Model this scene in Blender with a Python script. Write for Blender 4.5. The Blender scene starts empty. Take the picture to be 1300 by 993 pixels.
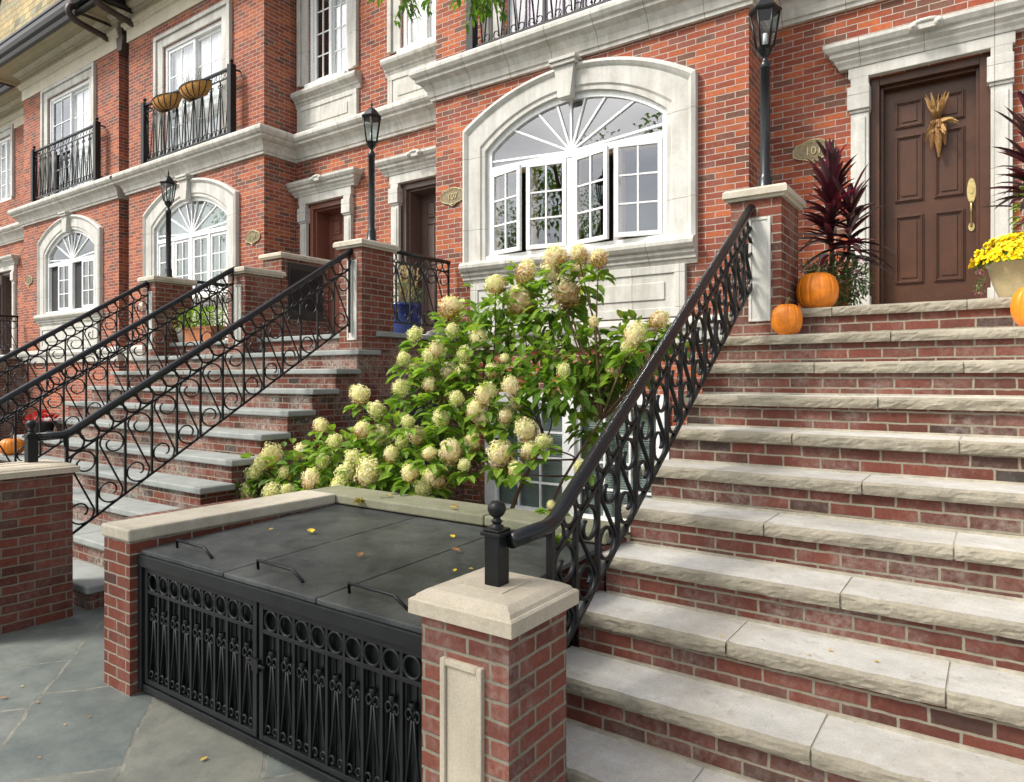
import bpy, math, random
from mathutils import Vector, Matrix, noise
R = math.radians
random.seed(7)
scene = bpy.context.scene
col = scene.collection
NV = noise.noise

# ------------------------------------------------------------------ mesh builder
class MB:
    def __init__(s):
        s.v = []; s.f = []; s.sm = []; s.t = []
    def add(s, vs, fs, smooth=False, tint=0.5):
        b = len(s.v); s.v += [tuple(p) for p in vs]
        for f in fs:
            s.f.append(tuple(b + i for i in f)); s.sm.append(smooth); s.t.append(tint)
        return s
    def box(s, x0, x1, y0, y1, z0, z1):
        vs = [(x0,y0,z0),(x1,y0,z0),(x1,y1,z0),(x0,y1,z0),(x0,y0,z1),(x1,y0,z1),(x1,y1,z1),(x0,y1,z1)]
        return s.add(vs, [(0,3,2,1),(4,5,6,7),(0,1,5,4),(1,2,6,5),(2,3,7,6),(3,0,4,7)])
    def quad(s, a, b, c, d):
        return s.add([a,b,c,d], [(0,1,2,3)])
    def prism(s, poly, y0, y1):          # polygon in (x,z), counter-clockwise seen from -y
        n = len(poly)
        vs = [(x,y0,z) for x,z in poly] + [(x,y1,z) for x,z in poly]
        fs = [tuple(range(n)), tuple(range(2*n-1, n-1, -1))]
        fs += [(i, n+i, n+(i+1)%n, (i+1)%n) for i in range(n)]
        return s.add(vs, fs)
    def lathe(s, prof, c=(0,0,0), n=24, smooth=True, lobes=0, amp=0.0, twist=0.0):
        vs = []; m = len(prof)
        for i in range(n):
            a = 2*math.pi*i/n + twist
            k = 1 + (amp*abs(math.sin(lobes*a/2)) - amp if lobes else 0)
            for r, z in prof:
                vs.append((c[0]+r*k*math.cos(a), c[1]+r*k*math.sin(a), c[2]+z))
        fs = []
        for i in range(n):
            j = (i+1) % n
            for q in range(m-1):
                fs.append((i*m+q, j*m+q, j*m+q+1, i*m+q+1))
        return s.add(vs, fs, smooth)
    def tube(s, pts, r, n=8, closed=False, smooth=True, caps=True, flat=1.0):
        pts = [Vector(p) for p in pts]; N = len(pts)
        rs = r if isinstance(r, (list, tuple)) else [r]*N
        up = None; rings = []
        for i, p in enumerate(pts):
            if closed: t = pts[(i+1)%N] - pts[i-1]
            else: t = pts[min(i+1,N-1)] - pts[max(i-1,0)]
            if t.length < 1e-9: t = Vector((0,0,1))
            t.normalize()
            if up is None:
                up = Vector((0,0,1)) if abs(t.z) < .9 else Vector((1,0,0))
            up = (up - t*up.dot(t))
            if up.length < 1e-6: up = t.orthogonal()
            up.normalize(); sd = t.cross(up)
            rings.append([p + (up*math.cos(2*math.pi*(k+.5)/n) + sd*flat*math.sin(2*math.pi*(k+.5)/n))*rs[i] for k in range(n)])
        vs = [q for rg in rings for q in rg]; fs = []
        for i in range(N if closed else N-1):
            j = (i+1) % N
            for k in range(n):
                l = (k+1) % n
                fs.append((i*n+k, j*n+k, j*n+l, i*n+l))
        if caps and not closed:
            fs.append(tuple(range(n))); fs.append(tuple((N-1)*n+k for k in range(n-1,-1,-1)))
        return s.add(vs, fs, smooth)
    def bar(s, a, b, w):                  # square bar
        return s.tube([a,b], w*.7071, n=4, smooth=False)
    def sweep(s, path, prof, closed_prof=False, caps=True):
        # path: plan polyline; prof: (distance out on the right-hand side of travel, z)
        P = [Vector((p[0],p[1])) for p in path]; N = len(P)
        nrm = []
        for i in range(N-1):
            t = (P[i+1]-P[i]).normalized(); nrm.append(Vector((t.y,-t.x)))
        vs = []; m = len(prof)
        loop = (P[0]-P[-1]).length < 1e-6
        for i in range(N):
            if loop and i in (0,N-1):
                b = nrm[0]+nrm[-1]; o = b*(2/b.dot(b))
            elif i == 0: o = nrm[0]
            elif i == N-1: o = nrm[-1]
            else:
                b = nrm[i-1]+nrm[i]; o = b*(2/ b.dot(b)) if b.length > 1e-6 else nrm[i]
            for d_, z in prof: vs.append((P[i].x+o.x*d_, P[i].y+o.y*d_, z))
        fs = []
        for i in range(N-1):
            for q in range(m-1 if not closed_prof else m):
                w = (q+1) % m
                fs.append((i*m+q, (i+1)*m+q, (i+1)*m+w, i*m+w))
        if caps:
            fs.append(tuple(range(m-1,-1,-1))); fs.append(tuple((N-1)*m+k for k in range(m)))
        return s.add(vs, fs)
    def wall(s, x0, x1, z0, z1, y, holes=(), depth=.2, axis='y', flip=False):
        # vertical sheet in plane y with rectangular holes (hx0,hx1,hz0,hz1) and reveals going inward (+y)
        xs = sorted({x0,x1,*[min(max(q,x0),x1) for h in holes for q in h[:2]]})
        zs = sorted({z0,z1,*[min(max(q,z0),z1) for h in holes for q in h[2:]]})
        for i in range(len(xs)-1):
            for j in range(len(zs)-1):
                cx=(xs[i]+xs[i+1])/2; cz=(zs[j]+zs[j+1])/2
                if any(h[0]<cx<h[1] and h[2]<cz<h[3] for h in holes): continue
                s.quad((xs[i],y,zs[j]),(xs[i+1],y,zs[j]),(xs[i+1],y,zs[j+1]),(xs[i],y,zs[j+1]))
        for a,b,c,d in holes:
            s.quad((a,y,c),(a,y,d),(a,y+depth,d),(a,y+depth,c))
            s.quad((b,y,d),(b,y,c),(b,y+depth,c),(b,y+depth,d))
            s.quad((a,y,c),(a,y+depth,c),(b,y+depth,c),(b,y,c))
            s.quad((a,y,d),(b,y,d),(b,y+depth,d),(a,y+depth,d))
        return s
    def xform(s, M, start=0):
        s.v = s.v[:start] + [tuple(M @ Vector(p)) for p in s.v[start:]]
        return s
    def mesh(s, name, material, origin=(0,0,0), bevel=0):
        me = bpy.data.meshes.new(name)
        o = origin
        me.from_pydata([(x-o[0],y-o[1],z-o[2]) for x,y,z in s.v], [], s.f)
        uv = me.uv_layers.new(name='UVMap').data
        att = me.attributes.new('tint','FLOAT','FACE').data
        ux = [0.0]*(2*len(me.loops))
        for p in me.polygons:
            n = p.normal; ax,ay,az = abs(n.x),abs(n.y),abs(n.z)
            for li in p.loop_indices:
                q = s.v[me.loops[li].vertex_index]
                if az >= ax and az >= ay: a,b = q[0],q[1]
                elif ay >= ax: a,b = q[0],q[2]
                else: a,b = q[1]+.07,q[2]
                ux[2*li]=a; ux[2*li+1]=b
        uv.foreach_set('uv', ux)
        att.foreach_set('value', s.t)
        me.polygons.foreach_set('use_smooth', s.sm)
        me.materials.append(material)
        me.update()
        return me
    def build(s, name, material, parent=None, bevel=0):
        org = parent_origin(parent)
        me = s.mesh(name, material, org)
        return link(name, me, parent, bevel=bevel)

def parent_origin(p):
    v = Vector((0,0,0))
    while p is not None:
        v += p.location; p = p.parent
    return v
def link(name, me, parent=None, loc=(0,0,0), rz=0, bevel=0):
    o = bpy.data.objects.new(name, me); col.objects.link(o)
    o.location = loc
    if rz: o.rotation_euler.z = rz
    if parent is not None: o.parent = parent
    if bevel:
        m = o.modifiers.new('Bevel','BEVEL'); m.width = bevel; m.segments = 2; m.limit_method='ANGLE'; m.angle_limit=R(40)
    return o
def thing(name, label, cat, loc=(0,0,0), group=None, rz=0):
    o = bpy.data.objects.new(name, None); col.objects.link(o); o.location = loc
    o.empty_display_size = .1
    if rz: o.rotation_euler.z = rz
    return tag(o, label, cat, group)
def tag(o, label=None, cat=None, group=None, kind=None):
    if label: o['label'] = label
    if cat: o['category'] = cat
    if group: o['group'] = group
    if kind: o['kind'] = kind
    return o
def copy_tree(o, parent=None):
    c = o.copy(); col.objects.link(c); c.parent = parent
    for ch in list(o.children): copy_tree(ch, c)
    return c

# ------------------------------------------------------------------ materials
def new_mat(name):
    m = bpy.data.materials.new(name); m.use_nodes = True
    nt = m.node_tree; nt.nodes.clear()
    out = nt.nodes.new('ShaderNodeOutputMaterial')
    p = nt.nodes.new('ShaderNodeBsdfPrincipled')
    nt.links.new(p.outputs[0], out.inputs[0])
    return m, nt, p, out
def N(nt, t, **kw):
    n = nt.nodes.new(t)
    for k,v in kw.items():
        if k in n.inputs: n.inputs[k].default_value = v
        else: setattr(n, k, v)
    return n
def ramp(nt, fac, stops, interp='LINEAR'):
    n = nt.nodes.new('ShaderNodeValToRGB'); n.color_ramp.interpolation = interp
    e = n.color_ramp.elements
    while len(e) < len(stops): e.new(.5)
    for i,(p,c) in enumerate(stops):
        e[i].position = p; e[i].color = (*c,1) if len(c)==3 else c
    nt.links.new(fac, n.inputs[0]); return n
def mix(nt, fac, a, b, blend='MIX'):
    n = nt.nodes.new('ShaderNodeMix'); n.data_type='RGBA'; n.blend_type = blend
    for sock,val in ((n.inputs[0],fac),(n.inputs[6],a),(n.inputs[7],b)):
        if hasattr(val,'is_linked') or hasattr(val,'links'): nt.links.new(val, sock)
        elif isinstance(val,(tuple,list)): sock.default_value = (*val,1) if len(val)==3 else val
        else: sock.default_value = val
    return n.outputs[2]
def bump(nt, h, p, strength=.4, dist=.01, prev=None):
    b = N(nt,'ShaderNodeBump'); b.inputs['Strength'].default_value=strength; b.inputs['Distance'].default_value=dist
    nt.links.new(h, b.inputs['Height'])
    if prev is not None: nt.links.new(prev, b.inputs['Normal'])
    nt.links.new(b.outputs[0], p.inputs['Normal']); return b.outputs[0]
def nz(nt, scale, detail=6, rough=.6, vec=None, stretch=None):
    n = N(nt,'ShaderNodeTexNoise'); n.inputs['Scale'].default_value=scale; n.inputs['Detail'].default_value=detail; n.inputs['Roughness'].default_value=rough
    if vec is None:
        tc = N(nt,'ShaderNodeNewGeometry'); vec = tc.outputs['Position']
    if stretch:
        mp = N(nt,'ShaderNodeMapping'); mp.inputs['Scale'].default_value = stretch
        nt.links.new(vec, mp.inputs[0]); vec = mp.outputs[0]
    nt.links.new(vec, n.inputs['Vector']); return n.outputs['Fac']
def k(c, f): return tuple(min(1,x*f) for x in c)

def plain(name, c, rough=.6, var=.25, scale=6, bmp=.15, bscale=60, metallic=0, spec=.5, coat=0):
    m, nt, p, out = new_mat(name)
    r_ = ramp(nt, nz(nt, scale), [(.3,k(c,1-var)),(.7,k(c,1+var))])
    f_ = ramp(nt, nz(nt, scale*9), [(.3,(.88,.88,.88)),(.7,(1.1,1.1,1.1))])
    nt.links.new(mix(nt,1.0,r_.outputs[0],f_.outputs[0],'MULTIPLY'), p.inputs['Base Color'])
    p.inputs['Roughness'].default_value=rough; p.inputs['Metallic'].default_value=metallic
    p.inputs['Specular IOR Level'].default_value=spec
    if coat: p.inputs['Coat Weight'].default_value=coat; p.inputs['Coat Roughness'].default_value=.15
    if bmp: bump(nt, nz(nt,bscale,4), p, bmp, .005)
    return m
def brick_mat(name, stops, mortar, bw=.2075, rh=.0667, ms=.0055, efflo=0.0, grime=.25, bstr=.5, dark_row=False):
    m, nt, p, out = new_mat(name)
    uv = N(nt,'ShaderNodeUVMap'); uv.uv_map='UVMap'
    w = N(nt,'ShaderNodeTexNoise'); w.inputs['Scale'].default_value=14; w.inputs['Detail'].default_value=3
    nt.links.new(uv.outputs[0], w.inputs['Vector'])
    sub = N(nt,'ShaderNodeVectorMath',operation='SUBTRACT'); sub.inputs[1].default_value=(.5,.5,.5)
    nt.links.new(w.outputs['Color'], sub.inputs[0])
    sc = N(nt,'ShaderNodeVectorMath',operation='SCALE'); sc.inputs['Scale'].default_value=.011
    nt.links.new(sub.outputs[0], sc.inputs[0])
    ad = N(nt,'ShaderNodeVectorMath',operation='ADD'); nt.links.new(uv.outputs[0],ad.inputs[0]); nt.links.new(sc.outputs[0],ad.inputs[1])
    b = N(nt,'ShaderNodeTexBrick'); b.offset=.5; b.squash=1.0
    for key,val in (('Scale',1.0),('Mortar Size',ms*1.75),('Mortar Smooth',1.0),('Bias',0.0),('Brick Width',bw),('Row Height',rh)): b.inputs[key].default_value=val
    b.inputs['Color1'].default_value=(0,0,0,1); b.inputs['Color2'].default_value=(1,1,1,1); b.inputs['Mortar'].default_value=(.5,.5,.5,1)
    nt.links.new(ad.outputs[0], b.inputs['Vector'])
    stops=[(q,(c[0]*.94,c[1]*1.01,c[2]*.92)) for q,c in stops]
    br = ramp(nt, b.outputs['Color'], stops)
    rag = N(nt,'ShaderNodeMath',operation='MULTIPLY_ADD'); rag.inputs[1].default_value=.75; rag.inputs[2].default_value=-.375
    nt.links.new(nz(nt,55,5,.75), rag.inputs[0])
    rs_ = N(nt,'ShaderNodeMath',operation='ADD'); nt.links.new(b.outputs['Fac'],rs_.inputs[0]); nt.links.new(rag.outputs[0],rs_.inputs[1])
    mfac = ramp(nt, rs_.outputs[0], [(.36,(0,0,0)),(.62,(1,1,1))]).outputs[0]
    fine = ramp(nt, nz(nt,38,5,.7), [(.25,(.72,.72,.72)),(.75,(1.22,1.22,1.22))])
    c = mix(nt,1.0,br.outputs[0],fine.outputs[0],'MULTIPLY')
    big = ramp(nt, nz(nt,1.1,4,.6), [(.3,(1-grime,1-grime,1-grime)),(.65,(1.08,1.08,1.08))])
    c = mix(nt,1.0,c,big.outputs[0],'MULTIPLY')
    mo = ramp(nt, nz(nt,22,5,.7), [(.25,k(mortar,.7)),(.75,k(mortar,1.15))])
    if efflo:
        e1 = ramp(nt, nz(nt,2.4,7,.72,stretch=(1,1,.7)), [(.45,(0,0,0)),(.63,(1,1,1))])
        e2 = ramp(nt, nz(nt,30,4,.7), [(.35,(0,0,0)),(.7,(1,1,1))])
        e = mix(nt,1.0,e1.outputs[0],e2.outputs[0],'MULTIPLY')
        ef = N(nt,'ShaderNodeMath',operation='MULTIPLY'); ef.inputs[1].default_value=efflo
        nt.links.new(e, ef.inputs[0])
        c = mix(nt, ef.outputs[0], c, (.50,.475,.42))
    c = mix(nt, mfac, c, mo.outputs[0])
    nt.links.new(c, p.inputs['Base Color'])
    p.inputs['Roughness'].default_value=.85; p.inputs['Specular IOR Level'].default_value=.25
    inv = N(nt,'ShaderNodeMath',operation='SUBTRACT'); inv.inputs[0].default_value=1.0
    nt.links.new(mfac, inv.inputs[1])
    n1 = bump(nt, inv.outputs[0], p, bstr, .008)
    bump(nt, nz(nt,70,5,.7), p, .35, .004, n1)
    return m
def stone_mat(name, c, joint=None, jcol=(.2,.15,.1), streak=.16, rough=.8, bmp=.2, var=.12, pit=0, stain=0.0, stain_col=(.2,.19,.14), spots=0.0):
    m, nt, p, out = new_mat(name)
    r_ = ramp(nt, nz(nt,3.5,8,.72), [(.3,k(c,1-var)),(.7,k(c,1+var*.6))])
    s_ = ramp(nt, nz(nt,9,5,.6,stretch=(1,1,.12)), [(.32,(1-streak,1-streak,1-streak*1.1)),(.6,(1.03,1.03,1.03))])
    cc = mix(nt,1.0,r_.outputs[0],s_.outputs[0],'MULTIPLY')
    g = ramp(nt, nz(nt,120,3,.7), [(.3,(.86,.86,.86)),(.7,(1.1,1.1,1.1))])
    cc = mix(nt,1.0,cc,g.outputs[0],'MULTIPLY')
    if stain:
        st = ramp(nt, nz(nt,1.7,8,.75), [(.44,(0,0,0)),(.68,(stain,stain,stain))])
        cc = mix(nt, st.outputs[0], cc, stain_col)
    if spots:
        s1 = ramp(nt, nz(nt,8.5,4,.6), [(.60,(0,0,0)),(.72,(spots,spots,spots))])
        cc = mix(nt, s1.outputs[0], cc, k(stain_col,.75))
        s2 = ramp(nt, nz(nt,46,3,.6), [(.66,(0,0,0)),(.74,(spots*1.2,)*3)])
        cc = mix(nt, s2.outputs[0], cc, (.12,.10,.08))
        s3 = ramp(nt, nz(nt,.8,5,.6), [(.35,(.84,.835,.82)),(.6,(1.05,1.05,1.05))])
        cc = mix(nt,1.0,cc,s3.outputs[0],'MULTIPLY')
    h = None
    if joint:
        uv = N(nt,'ShaderNodeUVMap'); uv.uv_map='UVMap'
        b = N(nt,'ShaderNodeTexBrick'); b.offset=joint[2] if len(joint)>2 else 0.0
        for key,val in (('Scale',1.0),('Mortar Size',.005),('Mortar Smooth',.4),('Brick Width',joint[0]),('Row Height',joint[1])): b.inputs[key].default_value=val
        nt.links.new(uv.outputs[0], b.inputs['Vector'])
        jf = N(nt,'ShaderNodeMath',operation='MULTIPLY'); jf.inputs[1].default_value=.85
        nt.links.new(b.outputs['Fac'], jf.inputs[0])
        cc = mix(nt, jf.outputs[0], cc, jcol)
        inv = N(nt,'ShaderNodeMath',operation='SUBTRACT'); inv.inputs[0].default_value=1.0
        nt.links.new(b.outputs['Fac'], inv.inputs[1]); h = bump(nt, inv.outputs[0], p, .3, .004)
    nt.links.new(cc, p.inputs['Base Color'])
    p.inputs['Roughness'].default_value=rough; p.inputs['Specular IOR Level'].default_value=.3
    if pit:
        v = ramp(nt, nz(nt,160,2,.5), [(.30,(0,0,0)),(.40,(1,1,1))]); h = bump(nt, v.outputs[0], p, pit, .003, h)
    bump(nt, nz(nt,45,5,.65), p, bmp, .006, h)
    return m
def leaf_mat(name, stops, rough=.5, trans=.35, tcol=None, spec=.4):
    m, nt, p, out = new_mat(name)
    a = N(nt,'ShaderNodeAttribute'); a.attribute_name='tint'
    r_ = ramp(nt, a.outputs['Fac'], stops)
    g = ramp(nt, nz(nt,40,3,.6), [(.3,(.8,.8,.8)),(.7,(1.15,1.15,1.15))])
    c = mix(nt,1.0,r_.outputs[0],g.outputs[0],'MULTIPLY')
    nt.links.new(c, p.inputs['Base Color']); p.inputs['Roughness'].default_value=rough; p.inputs['Specular IOR Level'].default_value=spec
    if trans:
        t = N(nt,'ShaderNodeBsdfTranslucent')
        nt.links.new(mix(nt,1.0,c,(1.5,1.6,.8),'MULTIPLY'), t.inputs[0])
        mx = N(nt,'ShaderNodeMixShader'); mx.inputs[0].default_value=trans
        nt.links.new(p.outputs[0],mx.inputs[1]); nt.links.new(t.outputs[0],mx.inputs[2]); nt.links.new(mx.outputs[0],out.inputs[0])
    return m
def glass_mat(name, tint=(.95,.975,.97), ior=2.6):
    m = bpy.data.materials.new(name); m.use_nodes=True; nt=m.node_tree; nt.nodes.clear()
    out=N(nt,'ShaderNodeOutputMaterial'); t=N(nt,'ShaderNodeBsdfTransparent'); t.inputs[0].default_value=(*tint,1)
    g=N(nt,'ShaderNodeBsdfGlossy'); g.inputs['Roughness'].default_value=.015; g.inputs[0].default_value=(.95,.97,1,1)
    f=N(nt,'ShaderNodeFresnel'); gb=N(nt,'ShaderNodeNewGeometry'); io=N(nt,'ShaderNodeMath',operation='MULTIPLY_ADD'); io.inputs[1].default_value=1/ior-ior; io.inputs[2].default_value=ior; nt.links.new(gb.outputs['Backfacing'],io.inputs[0]); nt.links.new(io.outputs[0],f.inputs['IOR'])
    wv = N(nt,'ShaderNodeBump'); wv.inputs['Strength'].default_value=.03; wv.inputs['Distance'].default_value=.02
    nt.links.new(nz(nt,1.6,2,.5), wv.inputs['Height']); nt.links.new(wv.outputs[0], g.inputs['Normal'])
    mx=N(nt,'ShaderNodeMixShader'); nt.links.new(f.outputs[0],mx.inputs[0]); nt.links.new(t.outputs[0],mx.inputs[1]); nt.links.new(g.outputs[0],mx.inputs[2])
    nt.links.new(mx.outputs[0],out.inputs[0]); return m

M = {}
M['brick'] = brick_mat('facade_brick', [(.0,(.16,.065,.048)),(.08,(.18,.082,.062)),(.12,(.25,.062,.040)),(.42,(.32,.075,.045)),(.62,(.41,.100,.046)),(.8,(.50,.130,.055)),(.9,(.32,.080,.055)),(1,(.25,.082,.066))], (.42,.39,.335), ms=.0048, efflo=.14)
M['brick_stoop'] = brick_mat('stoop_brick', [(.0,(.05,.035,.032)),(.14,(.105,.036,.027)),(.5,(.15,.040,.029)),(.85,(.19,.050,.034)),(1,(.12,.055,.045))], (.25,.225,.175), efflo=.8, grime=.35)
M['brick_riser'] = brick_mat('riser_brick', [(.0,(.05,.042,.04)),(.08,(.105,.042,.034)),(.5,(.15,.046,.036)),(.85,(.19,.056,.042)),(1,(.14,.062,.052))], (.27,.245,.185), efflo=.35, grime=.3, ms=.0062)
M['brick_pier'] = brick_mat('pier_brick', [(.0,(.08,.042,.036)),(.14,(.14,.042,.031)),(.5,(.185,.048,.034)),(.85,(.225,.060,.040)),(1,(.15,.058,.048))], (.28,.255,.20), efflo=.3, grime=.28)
M['stone_h'] = stone_mat('trim_stone_band', (.60,.585,.535), joint=(.62,30), stain=.5, stain_col=(.33,.30,.24), streak=.24)
M['stone_v'] = stone_mat('trim_stone_jamb', (.61,.60,.555), joint=(30,.93), jcol=(.26,.24,.2), stain=.45, stain_col=(.34,.32,.27), streak=.22)
M['stone'] = stone_mat('trim_stone', (.60,.59,.54), joint=(.55,30), jcol=(.26,.24,.2), stain=.45, stain_col=(.34,.32,.27), streak=.22)
M['stone_p'] = stone_mat('trim_stone_plain', (.61,.60,.55), stain=.45, stain_col=(.34,.32,.27))
M['cap'] = stone_mat('cap_stone', (.52,.46,.36), pit=.5, bmp=.3, streak=.1, rough=.9)
M['coping'] = stone_mat('coping_stone', (.55,.50,.41), bmp=.2, streak=.1, stain=.5, stain_col=(.25,.22,.15))
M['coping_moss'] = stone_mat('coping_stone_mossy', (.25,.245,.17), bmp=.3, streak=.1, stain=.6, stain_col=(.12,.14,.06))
M['tread'] = stone_mat('tread_stone', (.60,.585,.54), bmp=.3, streak=.05, stain=.6, stain_col=(.36,.30,.22), var=.2, spots=.5)
M['rock'] = stone_mat('rock_face_stone', (.34,.305,.235), bmp=.6, streak=.1, var=.35, stain=.5, stain_col=(.22,.19,.13))
M['grout'] = plain('grey_grout', (.30,.31,.29), .9)
M['mortar'] = plain('beige_mortar', (.40,.365,.285), .95, .3, 8, .4, 60)
M['bluestone'] = stone_mat('bluestone', (.27,.29,.275), bmp=.12, streak=.12, stain=.35, stain_col=(.4,.41,.40), rough=.7)
M['iron'] = plain('black_iron', (.008,.009,.010), .36, .3, 10, .12, 90, spec=.32)
M['iron_worn'] = plain('black_iron_handrail', (.009,.010,.012), .27, .4, 6, .1, 60, spec=.45)
M['iron_grey'] = plain('grey_black_paint', (.010,.012,.013), .45, .4, 6, .1, 70, spec=.3)
M['white'] = plain('white_window_paint', (.80,.81,.80), .45, .04, 3, .05)
M['glass'] = glass_mat('window_glass')
M['glass_clear'] = glass_mat('lantern_glass', (.8,.85,.85), 1.4)
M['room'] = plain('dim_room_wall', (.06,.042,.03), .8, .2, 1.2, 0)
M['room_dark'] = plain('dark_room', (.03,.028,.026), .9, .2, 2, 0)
M['curtain'] = plain('white_curtain', (.88,.88,.87), .9, .04, 3, .1)
M['curtain_green'] = plain('pale_green_curtain', (.36,.43,.39), .9, .15, 3, .1)
M['curtain_lilac'] = plain('lilac_curtain', (.30,.24,.32), .9, .2, 3, .1)
M['blind'] = plain('green_grey_blind', (.24,.31,.285), .7, .15, 3, .05)
M['wood'] = plain('raw_wood_lining', (.45,.27,.12), .6, .15, 8, .1)
M['door'] = plain('brown_door_paint', (.072,.028,.013), .40, .2, 5, .05, 40, spec=.35)
M['door_red'] = plain('red_brown_door_paint', (.20,.075,.05), .4, .12, 3, .05, 40)
M['door_taupe'] = plain('taupe_door_paint', (.13,.085,.07), .4, .12, 3, .05, 40)
M['brass'] = plain('aged_brass', (.55,.42,.18), .3, .25, 20, .1, 80, metallic=.9)
M['bronze'] = plain('aged_bronze_plaque', (.20,.16,.085), .5, .3, 25, .2, 80, metallic=.35)
M['bronze_hi'] = plain('polished_bronze', (.46,.39,.22), .45, .2, 25, .1, 80, metallic=.3)
M['pumpkin'] = plain('pumpkin_skin', (.80,.235,.012), .42, .22, 14, .12, 40)
M['pstem'] = plain('pumpkin_stem', (.22,.17,.07), .8, .3, 30, .3)
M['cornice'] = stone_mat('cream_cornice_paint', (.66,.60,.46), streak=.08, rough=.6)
M['cornice_soffit'] = stone_mat('shaded_olive_soffit', (.46,.41,.27), streak=.08, rough=.6)  # olive cream with the shadow under the eaves darkened into the colour
M['gutter'] = plain('dark_bronze_gutter', (.022,.02,.019), .35, .3, 5, .05)
M['pipe'] = plain('brown_downpipe', (.055,.035,.028), .5, .3, 5, .05)
M['coir'] = plain('coir_liner', (.42,.21,.055), .95, .35, 30, .6, 120)
M['soil'] = plain('dark_soil', (.06,.045,.03), 1, .4, 12, .5, 40)
M['lid'] = stone_mat('dark_rubber_lid', (.040,.046,.050), bmp=.5, streak=.05, stain=.75, stain_col=(.13,.137,.13), rough=.40, spots=.35, var=.5)
M['glaze_tan'] = plain('tan_glazed_pot', (.47,.38,.21), .35, .15, 6, .1)
M['terracotta'] = plain('terracotta', (.42,.16,.07), .8, .2, 6, .1)
M['glaze_blue'] = plain('cobalt_glazed_pot', (.012,.03,.16), .18, .3, 5, .05, coat=.4)
M['black_plastic'] = plain('black_plastic', (.02,.02,.02), .5, .2, 5, .05)
M['white_pot'] = plain('white_glazed_pot', (.75,.75,.73), .3, .05, 5, .02)
M['hose'] = plain('orange_red_hose', (.62,.10,.05), .5, .1, 5, .05)
M['slate'] = brick_mat('roof_slate', [(0,(.19,.17,.13)),(.3,(.40,.29,.16)),(.6,(.50,.36,.19)),(1,(.30,.27,.2))], (.07,.06,.05), bw=.3, rh=.17, ms=.006, bstr=.9)  # the golden stops paint sun glint onto grey slate
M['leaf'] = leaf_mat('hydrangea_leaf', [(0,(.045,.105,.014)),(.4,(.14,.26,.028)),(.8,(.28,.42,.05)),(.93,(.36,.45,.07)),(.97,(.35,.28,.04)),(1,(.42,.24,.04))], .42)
M['floret'] = leaf_mat('hydrangea_floret', [(0,(.54,.57,.19)),(.22,(.78,.76,.40)),(.46,(.89,.81,.60)),(.62,(.82,.64,.50)),(.82,(.52,.31,.13)),(1,(.34,.17,.06))], .8, .25, spec=.2)
M['stem'] = plain('woody_stem', (.14,.085,.045), .85, .3, 20, .4, 60)
M['greenstem'] = plain('green_stem', (.09,.10,.035), .7, .3, 20, .2)
M['cordyline'] = leaf_mat('cordyline_leaf', [(0,(.020,.008,.012)),(.45,(.050,.012,.020)),(.8,(.13,.018,.038)),(1,(.34,.025,.085))], .32, .15, spec=.6)
M['herb'] = leaf_mat('small_herb_leaf', [(0,(.05,.09,.03)),(.6,(.13,.18,.06)),(.93,(.2,.24,.1)),(.94,(.5,.08,.35)),(1,(.6,.12,.42))], .6, .25)
M['mum'] = leaf_mat('yellow_petal', [(0,(.75,.50,.0)),(.6,(.86,.66,.01)),(1,(.9,.75,.05))], .7, .15, spec=.2)
M['limeleaf'] = leaf_mat('lime_leaf', [(0,(.12,.22,.02)),(1,(.3,.4,.05))], .5, .35)
M['sage'] = leaf_mat('grey_green_leaf', [(0,(.14,.20,.13)),(.7,(.28,.34,.23)),(.8,(.34,.26,.12)),(1,(.42,.33,.17))], .8, .2)
M['redflower'] = leaf_mat('red_petal', [(0,(.5,.01,.01)),(1,(.75,.02,.03))], .6, .1)
M['husk'] = leaf_mat('dry_corn_husk', [(0,(.14,.07,.02)),(.5,(.30,.165,.05)),(1,(.58,.38,.15))], .7, .2)
M['cob'] = plain('dried_corn_kernels', (.27,.13,.035), .4, .6, 60, .8, 130)
M['treeleaf'] = leaf_mat('street_tree_leaf', [(0,(.05,.14,.012)),(.6,(.11,.24,.02)),(1,(.22,.36,.04))], .5, .45)
M['yleaf'] = leaf_mat('fallen_leaf', [(0,(.30,.13,.05)),(.5,(.55,.33,.06)),(1,(.75,.55,.03))], .7, .1)
# ------------------------------------------------------------------ layout constants
YB, YR = 7.10, 7.75            # bay front plane, recessed door wall plane
RISE, RUN, ZL, YL = .213, .3046, 2.326, 5.5   # stoop: riser, run, landing height, landing edge

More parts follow.
